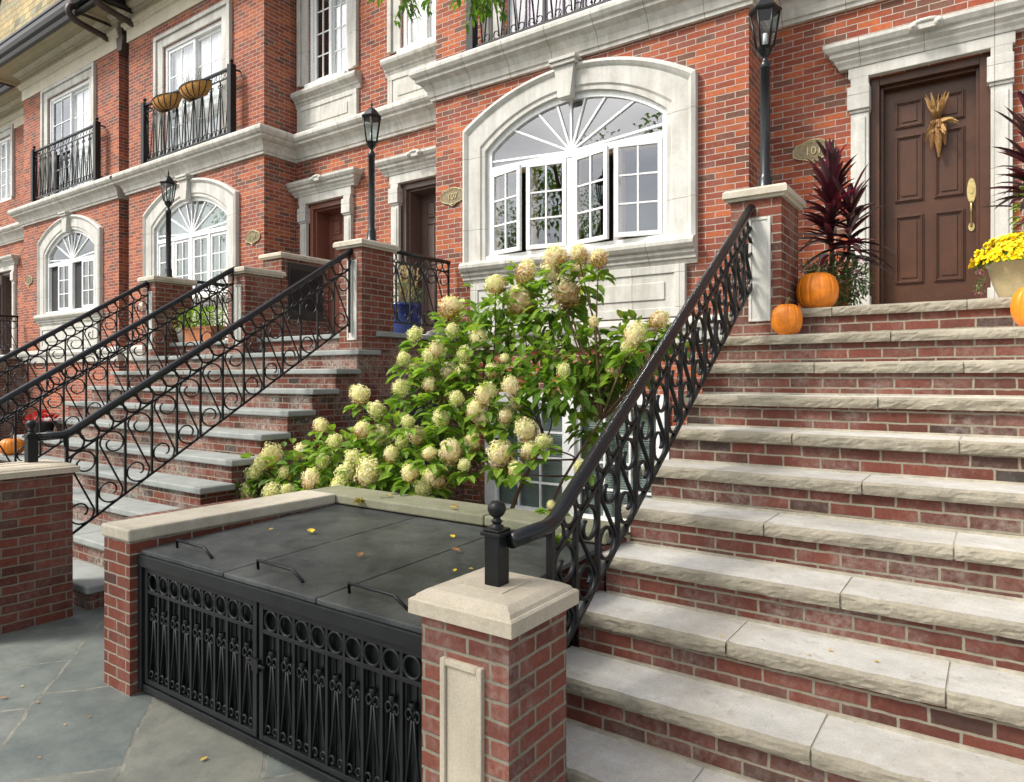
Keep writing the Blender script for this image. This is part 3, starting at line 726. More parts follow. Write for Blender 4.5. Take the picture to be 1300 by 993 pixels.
# ------------------------------------------------------------------ stoops
def rock_slab(mb_top, mb_rock, x0, x1, yf, yb, zt, th, seed):
    # flat top and a split, rock-faced front edge with real relief
    nx=max(4,int((x1-x0)/.022)); nr=5; vs=[]
    for i in range(nx+1):
        x=x0+(x1-x0)*i/nx
        for j in range(nr+1):
            q=j/nr; z=zt-th*q
            n1=NV(Vector((x*9+seed,q*2.2,seed*3.1))); n2=NV(Vector((x*28,q*5,seed)))
            if j==0: y=yf+.010+.012*n1+.006*n2; zz=zt
            else: y=yf-.006*math.sin(math.pi*q)+.010*n1*(1-.3*q)+.006*n2+.012*max(0,q-.7); zz=z+.006*NV(Vector((x*17,j*3.3,seed)))*(0 if j==nr else 1)
            if i in (0,nx): y+=.004
            vs.append((x,y,zz))
    m=nr+1
    mb_rock.add(vs,[(i*m+j+1,(i+1)*m+j+1,(i+1)*m+j,i*m+j) for i in range(nx) for j in range(nr)])
    top=[vs[i*m] for i in range(nx+1)]; b=len(mb_top.v)
    back=[(p[0],yb,zt) for p in top]
    mb_top.add(top+back,[(i,i+1,nx+1+i+1,nx+1+i) for i in range(nx)])
    mb_top.quad((x0,yf+.012,zt-th),(x0,yf+.012,zt),(x0,yb,zt),(x0,yb,zt-th)); mb_top.quad((x1,yf+.012,zt),(x1,yf+.012,zt-th),(x1,yb,zt-th),(x1,yb,zt))
    mb_rock.quad((x0,yf+.012,zt-th),(x0,yb,zt-th),(x1,yb,zt-th),(x1,yf+.012,zt-th))
SX0,SX1=-1.75,1.6
st=thing('stoop','wide brick stoop with pale rock-faced stone treads leading to the corn-hung door','stoop',(-.1,2.2,0),'entrance stoops')
body=MB(); TH=.068
NS=11
for i in range(NS):
    zt=ZL-RISE*i; zb=ZL-RISE*(i+1)-TH if i<NS-1 else 0
    body.box(SX0,SX1,YL-RUN*i+.035,YR-.005,max(0,zb),zt-TH)
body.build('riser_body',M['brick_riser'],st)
for i in range(NS):
    zt=ZL-RISE*i; yf=YL-RUN*i; yb=yf+RUN+.045 if i else YR-.003
    off=-.98 if i%2==0 else -.565
    js=[SX0-.05]+[off+.83*q for q in range(0,4) if off+.83*q<SX1-.2]+[SX1]
    t=MB(); r=MB()
    for a,b in zip(js[:-1],js[1:]): rock_slab(t,r,a+.004,b-.004,yf+random.uniform(-.004,.004),yb,zt+random.uniform(-.0015,.0015),TH,i*7.3+a)
    o=t.build('tread',M['tread'],st); r.build('rock_edge',M['rock'],o)
    for j in js[1:-1]: gr=MB(); gr.box(j-.0045,j+.0045,yf+.014,yb-.01,zt-TH+.004,zt-.0035); gr.build('mortar_joint',M['mortar'],o)
    # mortar fillet at the foot of the riser above
    if i: fil=MB(); fil.box(SX0+.01,SX1-.01,yf+RUN+.018,yf+RUN+.04,zt-.01,zt+.012); fil.build('mortar_fillet',M['mortar'],o)

def smooth_stoop(label,x0,x1,nrail=True):
    s=thing('stoop',label,'stoop',((x0+x1)/2,2.2,0),'entrance stoops'); TB=.058
    b=MB()
    for i in range(NS):
        zt=ZL-RISE*i; zb=ZL-RISE*(i+1)-TB
        b.box(x0+.06,x1-.06,YL-RUN*i+.035,YR-.005,max(0,zb),zt-TB)
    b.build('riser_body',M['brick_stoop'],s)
    for i in range(NS):
        zt=ZL-RISE*i; yf=YL-RUN*i; yb=yf+RUN+.042 if i else YR-.003
        t=MB(); n=5; xs=[x0+(x1-x0)*q/n for q in range(n+1)]
        for a,c in zip(xs[:-1],xs[1:]): t.box(a+.002,c-.002,yf,yb,zt-TB,zt)
        t.build('tread',M['bluestone'],s,bevel=.012)
    return s
def pier(parent,x0,x1,y0,y1,z0,z1,cap=.085,panel=True,over=.05,brick='brick_pier'):
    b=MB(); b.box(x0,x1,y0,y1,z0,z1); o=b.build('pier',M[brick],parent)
    c=MB(); c.sweep([(x0,y0),(x1,y0),(x1,y1),(x0,y1),(x0,y0)],[(0,z1),(over*.5,z1),(over*.6,z1+.018),(over,z1+.025),(over,z1+cap*.8),(over*.7,z1+cap),(-.1,z1+cap+.012)],caps=False)
    c.box(x0+.09,x1-.09,y0+.09,y1-.09,z1,z1+cap+.0115)
    c.build('cap',M['coping'],o)
    if panel:
        p=MB(); w=.115; xc=(x0+x1)/2
        xc+=.03; p.box(xc-w/2,xc+w/2,y0-.004,y0+.02,z0+.13,z1-.16)
        for X0,X1,Z0,Z1 in ((xc-w/2-.022,xc-w/2,z0+.108,z1-.138),(xc+w/2,xc+w/2+.022,z0+.108,z1-.138),(xc-w/2,xc+w/2,z0+.108,z0+.13),(xc-w/2,xc+w/2,z1-.16,z1-.138)): p.box(X0,X1,y0-.011,y0+.02,Z0,Z1)
        p.build('stone_panel',M['stone_p'],o,bevel=.004)
    return o
pier(st,-1.65,-1.28,5.27,5.80,ZL-RISE+.001,3.135)
st2=smooth_stoop('brick stoop with smooth bluestone treads shared by the two middle doors',-10.62,-5.68)
pier(st2,-6.10,-5.73,5.29,5.78,ZL-RISE+.001,3.255)
pier(st2,-8.33,-7.95,5.33,5.875,ZL-RISE+.001,3.16)
pier(st2,-10.48,-10.10,5.29,5.86,ZL-RISE+.001,3.22)
# party wall between the two doors with the mailboxes
pw=pier(st2,-8.36,-7.95,5.885,6.68,ZL+.001,3.44,cap=.075,panel=False,over=.045)
mbx=MB(); mbx.box(-7.949,-7.925,5.99,6.58,2.62,3.39)
mail=mbx.build('mailbox_panel',M['black_plastic'],pw,bevel=.006)
mm=MB()
for q in range(3): mm.box(-7.926,-7.916,6.01+q*.19,6.18+q*.19,2.75,3.30)
for q in range(3): mm.box(-7.917,-7.912,6.05+q*.19,6.13+q*.19,3.18,3.20)
mm.build('mailbox_door',M['iron_grey'],mail,bevel=.003)
# basement arch under the shared landing; a dark sheet paints its shaded opening
arc=MB(); pts=[(5.95+.0,.05),(6.75,.05),(6.75,1.30)]+[(6.35+.40*math.cos(math.pi*i/10),1.30+.22*math.sin(math.pi*i/10)) for i in range(1,10)]+[(5.95,1.30)]
n_=len(pts); arc.add([(-5.735,a,b) for a,b in pts],[tuple(range(n_))]); arc.build('arch_opening_shade',M['room_dark'],st2)
ar=MB()
for i in range(17):
    a0=math.pi*i/17; a1=math.pi*(i+.88)/17
    ar.add([(-5.728,6.35+rr*math.cos(t),1.30+rr*.6*math.sin(t)) for rr,t in ((.41,a0),(.58,a0),(.58,a1),(.41,a1))],[(0,1,2,3)])
ar.build('brick_arch',M['brick_pier'],st2)
st3=smooth_stoop('distant brick stoop at the left edge beyond the last iron railings',-24.2,-19.75)

# ------------------------------------------------------------------ front pillars
def front_pillar(label,x0,x1,y0,y1,zb,cap_h,brick):
    p=thing('brick_pillar',label,'pillar',((x0+x1)/2,(y0+y1)/2,0),'brick pillars at the stoop feet')
    b=MB(); b.box(x0,x1,y0,y1,0,zb); sh=b.build('shaft',M[brick],p)
    ov=.036
    c=MB(); c.sweep([(x0,y0),(x1,y0),(x1,y1),(x0,y1),(x0,y0)],[(-.05,zb),(ov,zb+.001),(ov,zb+cap_h*.42),(ov-.008,zb+cap_h*.47),(ov-.016,zb+cap_h*.48),(ov-.024,zb+cap_h*.58),(-.014,zb+cap_h*.70),(-.022,zb+cap_h*.725),(-.19,zb+cap_h*.83)],caps=False)
    c.box(x0+.1,x1-.1,y0+.1,y1-.1,zb+.002,zb+cap_h*.80)
    c.build('cap',M['cap'],p)
    xc=(x0+x1)/2-.0; w=.145; q=MB()
    q.box(xc-w/2,xc+w/2,y0-.008,y0+.02,.16,zb-.165)
    for X0,X1,Z0,Z1 in ((xc-w/2-.024,xc-w/2,.136,zb-.141),(xc+w/2,xc+w/2+.024,.136,zb-.141),(xc-w/2,xc+w/2,.136,.16),(xc-w/2,xc+w/2,zb-.165,zb-.141)): q.box(X0,X1,y0-.02,y0+.02,Z0,Z1)
    q.build('stone_panel',M['cap'],p,bevel=.004)
    return p
M['brick_front']=brick_mat('front_pillar_brick',[(.0,(.10,.05,.045)),(.12,(.165,.055,.045)),(.5,(.21,.064,.050)),(.85,(.25,.078,.058)),(1,(.17,.078,.068))],(.255,.23,.175),ms=.0068,efflo=.4,grime=.3,bw=.2075,rh=.0667)
M['brick_side']=brick_mat('side_pillar_brick',[(.0,(.075,.042,.038)),(.12,(.13,.042,.034)),(.5,(.165,.048,.037)),(.85,(.205,.058,.042)),(1,(.13,.06,.052))],(.20,.185,.145),ms=.0058,efflo=.25,grime=.35)  # darker copy of the front pillar brick, with the pillar's shade in its tones
front_pillar('nearest brick pillar with a stone cap at the foot of the widest stoop',-1.775,-1.372,1.94,2.33,.915,.125,'brick_front')
front_pillar('brick pillar cut by the left edge of the picture, with a stone cap and black newel',-6.12,-5.70,1.60,2.36,1.09,.10,'brick_side')

# ------------------------------------------------------------------ iron railings
def spiral(cx,cz,R0,R1,a0,a1,n):
    return [(cx+(R0+(R1-R0)*i/n)*math.cos(a0+(a1-a0)*i/n),cz+(R0+(R1-R0)*i/n)*math.sin(a0+(a1-a0)*i/n)) for i in range(n+1)]
def s_scroll(w,m,g2,gb,Rr,inset=.0):
    kf=math.sqrt(1+m*m)
    cu=(w*.53, m*w*.53-g2-Rr*kf-.004); cl=(w*.47, m*w*.47-gb+Rr*kf+.004)
    up=spiral(cu[0],cu[1],Rr*.34,Rr,R(-230),R(30),16)+spiral(cu[0],cu[1],Rr,Rr,R(45),R(190),9)
    lo=spiral(cl[0],cl[1],Rr,Rr,R(10),R(-135),9)+spiral(cl[0],cl[1],Rr,Rr*.34,R(-150),R(-410),16)
    return up+lo
def railing(label,x,y0,z0,slope,L,nb,g2,gb,rt,rb,group,post=None,end=None,low=None,axis='y',rings=2,Rf=.43,mat_='iron',name='stair_railing',gslope=None):
    th=thing(name,label,'railing',(x,y0,z0-gb-.2),group)
    org=parent_origin(th)
    def P(s,h,l=0): return (x+l,y0+s,z0+h) if axis=='y' else (x+s,y0+l,z0+h)
    w=L/nb; m=slope
    # handrail
    pts=[]
    if low: pts+= [P(-low,-.005),P(-.03,0)]
    pts+=[P(.03 if low else 0,m*.03),P(L-.03,m*(L-.03))]
    if end: pts+=[P(L+.03,m*L+.012),P(L+end,m*L+.012)]
    if not low and not end: pts=[P(-.02,0),P(L+.02,m*L)]
    h=MB(); h.tube(pts,rt,14); h.build('handrail',M['iron_worn'] if rt>.028 else M[mat_],th)
    b=MB(); b.bar(P(0,-g2),P(L,m*L-g2),rb*1.9); b.build('second_rail',M[mat_],th)
    b=MB(); b.bar(P(0,-gb),P(L,m*L-gb),rb*2.1); b.build('bottom_rail',M[mat_],th)
    def rel(mb,nm):
        return mb.mesh(nm,M[mat_],(x,y0,z0))
    v=MB(); v.bar(P(0,-gb),P(0,-g2+.0),rb*2); bm_=rel(v,'baluster')
    sc=MB(); sc.tube([P(a,c) for a,c in s_scroll(w,m,g2,gb,w*Rf)],rb*.85,6,flat=1.5); sm_=rel(sc,'scroll')
    rr=(g2-rb)/math.sqrt(1+m*m)/2*.93
    rg=MB(); rg.tube([P(rr*math.cos(2*math.pi*i/20),-g2/2+rr*math.sin(2*math.pi*i/20)) for i in range(20)],rb*.7,6,closed=True,flat=1.5); rm_=rel(rg,'ring')
    base=Vector((x,y0,z0))-org
    for i in range(nb):
        s=i*w; off=Vector((0,s,m*s)) if axis=='y' else Vector((s,0,m*s))
        if i: link('baluster',bm_,th,base+off)
        link('scroll',sm_,th,base+off)
        for q in range(rings):
            s2=s+w*(q+.5)/rings; o2=Vector((0,s2,m*s2)) if axis=='y' else Vector((s2,0,m*s2))
            link('ring',rm_,th,base+o2)
    # end standards
    for s,ft in ((0,-gb-.17 if low else -gb-.10),(L,-gb-.10)):
        e=MB(); e.bar(P(s,m*s+ft),P(s,m*s-.01),rb*2.6); e.build('end_post',M[mat_],th)
    if post:
        px,py,pz=post; q=.034
        n_=MB(); n_.box(px-q,px+q,py-q,py+q,pz,pz+.19); nw=n_.build('newel_post',M['iron'],th,bevel=.003)
        n_=MB(); n_.box(px-q-.012,px+q+.012,py-q-.012,py+q+.012,pz+.1905,pz+.205); n_.box(px-q-.004,px+q+.004,py-q-.004,py+q+.004,pz+.205,pz+.216)
        n_.build('newel_cap',M['iron'],nw,bevel=.003)
        n_=MB(); n_.lathe([(.026,.216),(.026,.226),(.016,.230),(.018,.238),(.024,.242),(.015,.250),(.013,.256),(.026,.266),(.034,.280),(.036,.292),(.032,.306),(.02,.318),(.0,.322)],(px,py,pz),20); n_.build('finial',M['iron'],nw)
    return th
G='stair railings of the stoops'
railing('black scrolled iron stair railing of the widest stoop, nearest the camera',-1.5,2.42,1.19,.661,2.87,14,.15,.60,.033,.0105,G,post=(-1.555,2.12,1.012),end=.10,low=.28)
railing('black scrolled iron stair railing rising from the left-edge pillar',-5.90,2.40,1.36,.645,2.86,13,.19,.80,.032,.0085,G,post=(-5.90,2.16,1.165),end=.10,low=.20)
railing('black scrolled iron middle railing of the shared bluestone stoop',-8.15,2.40,1.36,.645,2.88,13,.19,.80,.032,.0085,G,end=.10,low=.25)
railing('farthest black scrolled stair railing, ending at the lamp pier before the green-curtained window',-10.30,2.40,1.36,.645,2.88,13,.19,.80,.032,.0085,G,end=.10,low=.25)
G='landing railings'
railing('short black landing railing beside the cobalt blue pot',-5.93,5.78,3.33,0,1.22,5,.13,.86,.026,.0085,G,name='landing_railing')
railing('short black landing railing behind the planter box with green plants',-10.40,5.87,3.33,0,1.14,5,.13,.86,.026,.0085,G,name='landing_railing')
railing('far black landing railing at the left edge beside the dark doorway',-19.95,5.4,3.33,0,1.60,7,.13,.86,.026,.0085,G,name='landing_railing')

# balconies
def balcony(label,x0,x1,yf,z0,z1,nb):
    th=thing('balcony_railing',label,'balcony railing',((x0+x1)/2,YB,z0),'iron balconies on the upper floor')
    def post(px):
        p=MB(); p.box(px-.055,px+.055,yf-.055,yf+.055,z0-.06,z1+.04); o=p.build('corner_post',M['iron_grey'],th,bevel=.005)
        p=MB(); p.lathe([(.03,0),(.03,.012),(.014,.02),(.014,.03),(.034,.05),(.036,.07),(.02,.095),(0,.10)],(px,yf,z1+.04),14); p.build('finial',M['iron'],o)
    post(x0); post(x1)
    a=x0+.055; L=x1-x0-.11; w=L/nb
    def rail(nm,z,s): b=MB(); b.bar((x0,yf,z),(x1,yf,z),s); b.build(nm,M['iron'],th)
    b=MB(); b.box(x0+.05,x1-.05,yf-.03,yf+.03,z1-.03,z1); b.build('top_rail',M['iron'],th)
    rail('second_rail',z1-.16,.02); rail('bottom_rail',z0,.026)
    for px in (x0,x1):
        for zz in (z1-.02,z0+.02): b=MB(); b.bar((px,yf,zz),(px,YB,zz),.024); b.build('side_rail',M['iron'],th)
        nsb=1
        for q in range(1,nsb): b=MB(); yy=yf+(YB-yf)*q/nsb; b.bar((px,yy,z0+.02),(px,yy,z1-.02),.014); b.build('side_baluster',M['iron'],th)
    org=Vector(parent_origin(th)); zt=z1-.16
    v=MB(); v.bar((0,0,z0),(0,0,zt),.02); vm=v.mesh('baluster',M['iron'])
    s=MB()
    for sx in (-1,1):
        # V bar with a curled foot and a curled head
        s.tube([(sx*w*.46,0,zt-.10),(sx*w*.30,0,(z0+zt)/2+.1),(sx*w*.05,0,z0+.02)],.009,5)
        s.tube([(sx*(w*.46)+sx*.0-.0+a_,0,b_) for a_,b_ in [(-sx*(.03-.03*math.cos(t)*(1-.08*t)),zt-.10+.035*math.sin(t)*(1-.08*t)) for t in [q*.5 for q in range(11)]]],.008,5)
        s.tube([(sx*(.055+.045*math.cos(t)*(1-.09*t)),0,z0+.065+.05*math.sin(t)*(1-.09*t)) for t in [-1.6+q*.5 for q in range(12)]],.008,5)
    sm=s.mesh('scroll',M['iron'])
    rg=MB(); rg.tube([(.052*math.cos(2*math.pi*i/16),0,(zt+z1-.03)/2+.052*math.sin(2*math.pi*i/16)) for i in range(16)],.006,6,closed=True); rm=rg.mesh('ring',M['iron'])
    for i in range(nb):
        if i: link('baluster',vm,th,Vector((a+i*w,yf,0))-org)
        link('scroll',sm,th,Vector((a+(i+.5)*w,yf,0))-org)
        for q in (.25,.75): link('ring',rm,th,Vector((a+(i+q)*w,yf,0))-org)
    return th
balcony('iron balcony railing directly above the large open arched window',-5.48,-3.02,6.93,6.02,7.14,9)
balcony('iron balcony railing carrying the two coir basket planters',-13.63,-10.73,6.93,6.03,7.14,10)
balcony('farthest iron balcony railing, empty of planters',-18.77,-15.61,6.93,6.07,7.2,11)
# coir baskets on the balcony
for cx,lab in ((-12.63,'coir-lined half-round basket hung left on the balcony rail'),(-11.69,'coir-lined half-round basket hung right on the balcony rail')):
    t=thing('basket_planter',lab,'basket planter',(cx,6.80,6.80),'coir baskets on the balcony')
    b=MB(); vs=[]; n1,n2=16,7
    for i in range(n1+1):
        a=math.pi*i/n1
        for j in range(n2+1):
            q=math.pi/2*j/n2
            vs.append((cx+.46*math.cos(a)*math.cos(q)**.7,6.88-.22*math.sin(a)*math.cos(q)**.7,7.00-.20*math.sin(q)))
    m_=n2+1; b.add(vs,[(i*m_+j,(i+1)*m_+j,(i+1)*m_+j+1,i*m_+j+1) for i in range(n1) for j in range(n2)],True)
    b.quad((cx-.46,6.88,7.00),(cx+.46,6.88,7.00),(cx+.30,6.89,6.80),(cx-.30,6.89,6.80))
    b.add([(cx+.45*math.cos(math.pi*i/n1),6.88-.21*math.sin(math.pi*i/n1),6.98) for i in range(n1+1)],[tuple(range(n1+1))])
    b.build('coir_liner',M['coir'],t)
    f=MB()
    for i in range(1,8):
        a=math.pi*i/8; f.tube([(cx+.467*math.cos(a)*math.cos(q)**.7,6.88-.228*math.sin(a)*math.cos(q)**.7,7.00-.207*math.sin(q)) for q in [math.pi/2*j/6*.98 for j in range(7)]],.007,5)
    f.tube([(cx+.467*math.cos(math.pi*i/16),6.88-.228*math.sin(math.pi*i/16),7.002) for i in range(17)],.008,5)
    f.build('wire_frame',M['iron'],t)
    tw=MB()
    for i in range(16 if cx>-12 else 9):
        bx=cx+random.uniform(-.2,.25)-(0 if cx>-12 else .15); bz=6.99; p=[(bx,6.78,bz)]
        for q in range(4): p.append((p[-1][0]+random.uniform(-.05,.05),p[-1][1]+random.uniform(-.03,.03),p[-1][2]+random.uniform(.04,.10)))
        tw.tube(p,[.005,.004,.003,.002,.0015],4)
    tw.build('dry_twigs',M['stem'],t)

# ------------------------------------------------------------------ lamps
def lamp(x,y,z,label):
    t=thing('lamp_post',label,'lamp post',(x,y,z),'lamp posts on the stoop piers')
    b=MB(); b.lathe([(.068,0),(.068,.02),(.055,.035),(.050,.13),(.044,.15),(.038,.165),(.037,.98),(.041,.985),(.041,1.02),(.034,1.035),(.018,1.06),(.020,1.075),(.034,1.09),(.050,1.115),(.058,1.125)],(x,y,z),20); b.build('pole',M['iron_worn'],t)
    def hexa(mb,r0,z0,r1,z1):
        vs=[(x+r*math.cos(R(60*i+15)),y+r*math.sin(R(60*i+15)),zz) for r,zz in ((r0,z0),(r1,z1)) for i in range(6)]
        mb.add(vs,[(i,(i+1)%6,6+(i+1)%6,6+i) for i in range(6)]+[tuple(range(5,-1,-1)),tuple(range(6,12))])
    zb=z+1.125
    l=MB(); hexa(l,.046,zb-.005,.064,zb+.03); hexa(l,.106,zb+.285,.122,zb+.30); hexa(l,.122,zb+.3005,.126,zb+.315); hexa(l,.114,zb+.3155,.062,zb+.385); hexa(l,.062,zb+.3855,.03,zb+.415)
    for i in range(6):
        a=R(60*i+15); l.tube([(x+.064*math.cos(a),y+.064*math.sin(a),zb+.03),(x+.106*math.cos(a),y+.106*math.sin(a),zb+.287)],.0085,5)
    l.build('lantern_frame',M['iron'],t)
    g_=MB(); vs=[(x+r*math.cos(R(60*i+15)),y+r*math.sin(R(60*i+15)),zz) for r,zz in ((.061,zb+.03),(.102,zb+.286)) for i in range(6)]
    g_.add(vs,[(i,(i+1)%6,6+(i+1)%6,6+i) for i in range(6)]); g_.build('lantern_glass',M['glass_clear'],t)
    c=MB(); c.lathe([(0,0),(.018,0),(.018,.10),(.0,.11)],(x,y,zb+.035),10); c.build('candle_tube',M['white_pot'],t)
    f=MB(); f.lathe([(.03,.415),(.012,.425),(.010,.44),(.016,.455),(.01,.47),(.005,.50),(0,.53)],(x,y,zb),10); f.build('finial',M['iron'],t)
lamp(-1.465,5.53,3.22,'lamp post on the pier of the widest stoop, cut by the top edge')
lamp(-5.83,5.53,3.34,'lamp post on the pier between the red brown and taupe doorways')
lamp(-10.22,5.55,3.305,'farthest lamp post, standing before the arched window with green curtains')
# ------------------------------------------------------------------ bin enclosure
be=thing('bin_enclosure','low brick bin enclosure with dark lids and black iron gates between the stoops','bin enclosure',(-2.9,2.0,0))
b=MB(); b.box(-4.30,-4.0,1.95,3.72,0,.872); b.box(-3.999,-1.78,3.43,3.72,0,.858); bw=b.build('side_wall',M['brick_pier'],be)
c=MB(); c.box(-4.315,-3.985,1.935,3.425,.873,.945); c.build('coping',M['coping'],bw,bevel=.012)
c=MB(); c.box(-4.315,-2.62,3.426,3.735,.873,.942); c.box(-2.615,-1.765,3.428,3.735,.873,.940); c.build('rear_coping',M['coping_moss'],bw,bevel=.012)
xs=[-3.98,-3.17,-2.46,-1.775]
for i in range(3):
    l=MB(); a,b_=xs[i]+.004,xs[i+1]-.004
    l.add([(a,2.0,.80),(b_,2.0,.80),(b_,3.42,.845),(a,3.42,.845),(a,2.0,.825),(b_,2.0,.825),(b_,3.42,.87),(a,3.42,.87)],[(0,3,2,1),(4,5,6,7),(0,1,5,4),(1,2,6,5),(2,3,7,6),(3,0,4,7)])
    lid=l.build('lid',M['lid'],be,bevel=.004)
    hx=(a+b_)/2-.06 if i<2 else (a+b_)/2-.08; h=MB(); w=.19
    h.tube([(hx-w,2.13,.825),(hx-w,2.125,.875),(hx+w*.55,2.115,.875),(hx+w,2.11,.832)],.0075,8); h.build('lid_handle',M['iron'],lid)
fr=MB(); fr.box(-3.985,-1.775,1.985,2.06,.735,.80); fr.box(-3.995,-3.955,1.99,2.06,.03,.735); fr.box(-1.80,-1.775,1.99,2.06,.03,.735); fr.box(-3.955,-1.80,2.0,2.055,.03,.065)
fr.build('gate_frame',M['iron_grey'],be,bevel=.003)
for gx0,gx1 in ((-3.945,-2.90),(-2.88,-1.805)):
    gt=MB(); y=2.02
    for a,b_ in ((gx0,gx0+.03),(gx1-.03,gx1)): gt.box(a,b_,y-.015,y+.015,.075,.73)
    gt.box(gx0+.03,gx1-.03,y-.014,y+.014,.70,.73); gt.box(gx0+.03,gx1-.03,y-.014,y+.014,.585,.605); gt.box(gx0+.03,gx1-.03,y-.014,y+.014,.075,.10)
    gate=gt.build('gate',M['iron_grey'],be,bevel=.002)
    sh=MB(); sh.box(gx0+.01,gx1-.01,y+.018,y+.022,.08,.725); [sh.box(gx0+.02+q*.04,gx0+.034+q*.04,y+.0125,y+.0185,.105,.58) for q in range(25)]; sh.build('backing_sheet',M['iron_grey'],gate)
    nb=9; w=(gx1-gx0-.06)/nb; org=parent_origin(gate)
    rg=MB(); rg.tube([(.046*math.cos(2*math.pi*i/20),0,.652+.046*math.sin(2*math.pi*i/20)) for i in range(20)],.0075,6,closed=True,flat=1.4); rm=rg.mesh('ring',M['iron_grey'])
    v=MB(); v.bar((0,0,.10),(0,0,.70),.016); vm=v.mesh('bar',M['iron_grey'])
    s=MB()
    for sx in (-1,1):
        s.tube([(sx*.006,0,.44),(sx*.02,0,.30),(sx*w*.44,0,.11)],.006,5)
        s.tube([(sx*(.023-.020*math.cos(t)*(1-.08*t)),0,.455+.028*math.sin(t)*(1-.08*t)) for t in [q*.5 for q in range(13)]],.006,5)
        s.tube([(sx*(w*.42-.020+.020*math.cos(t)*(1-.08*t)),0,.13+.022*math.sin(t)*(1-.08*t)) for t in [-.3+q*.5 for q in range(12)]],.0055,5)
    s.lathe([(.013,-.012),(.018,0),(.013,.012)],(0,0,.50),10)
    sm=s.mesh('scroll',M['iron_grey'])
    for i in range(nb):
        X=gx0+.03+w*(i+.5)
        link('ring',rm,gate,Vector((X,y-.006,0))-org); link('scroll',sm,gate,Vector((X,y-.004,0))-org)
        if i: link('bar',vm,gate,Vector((X-w/2,y-.005,0))-org)
lt=MB(); lt.tube([(-2.96,1.995,.43),(-2.82,1.995,.43)],.010,8); lt.box(-2.915,-2.865,1.985,2.005,.40,.46); lt.build('latch',M['iron'],be)

# ------------------------------------------------------------------ leaf helpers
def leaf(mb,base,dirv,up,L,W,tint,fold=.25,droop=.15):
    d=Vector(dirv).normalized(); s=d.cross(Vector(up))
    if s.length<1e-4: s=d.orthogonal()
    s.normalize(); u=s.cross(d)
    B=Vector(base)
    def q(a,b,c): return B+d*(L*a)+s*(W*b)+u*(W*c)-Vector((0,0,droop*L*a*a))
    vs=[q(0,0,0),q(.30,.46,fold),q(.66,.40,fold*.9),q(1,0,0),q(.66,-.40,fold*.9),q(.30,-.46,fold),q(.5,0,0)]
    mb.add(vs,[(0,6,2,1),(6,3,2),(0,5,4,6),(6,4,3)],False,tint)
def rdir(): 
    v=Vector((random.gauss(0,1),random.gauss(0,1),random.gauss(0,1))); return v.normalized()
def crv(P,m=5):
    out=[]; P=[Vector(p) for p in P]
    for i in range(len(P)-1):
        p0,p1,p2,p3=P[max(i-1,0)],P[i],P[i+1],P[min(i+2,len(P)-1)]
        for j in range(m):
            t=j/m; out.append(.5*((2*p1)+(p2-p0)*t+(2*p0-5*p1+4*p2-p3)*t*t+(3*p1-p0-3*p2+p3)*t**3))
    out.append(P[-1]); return out

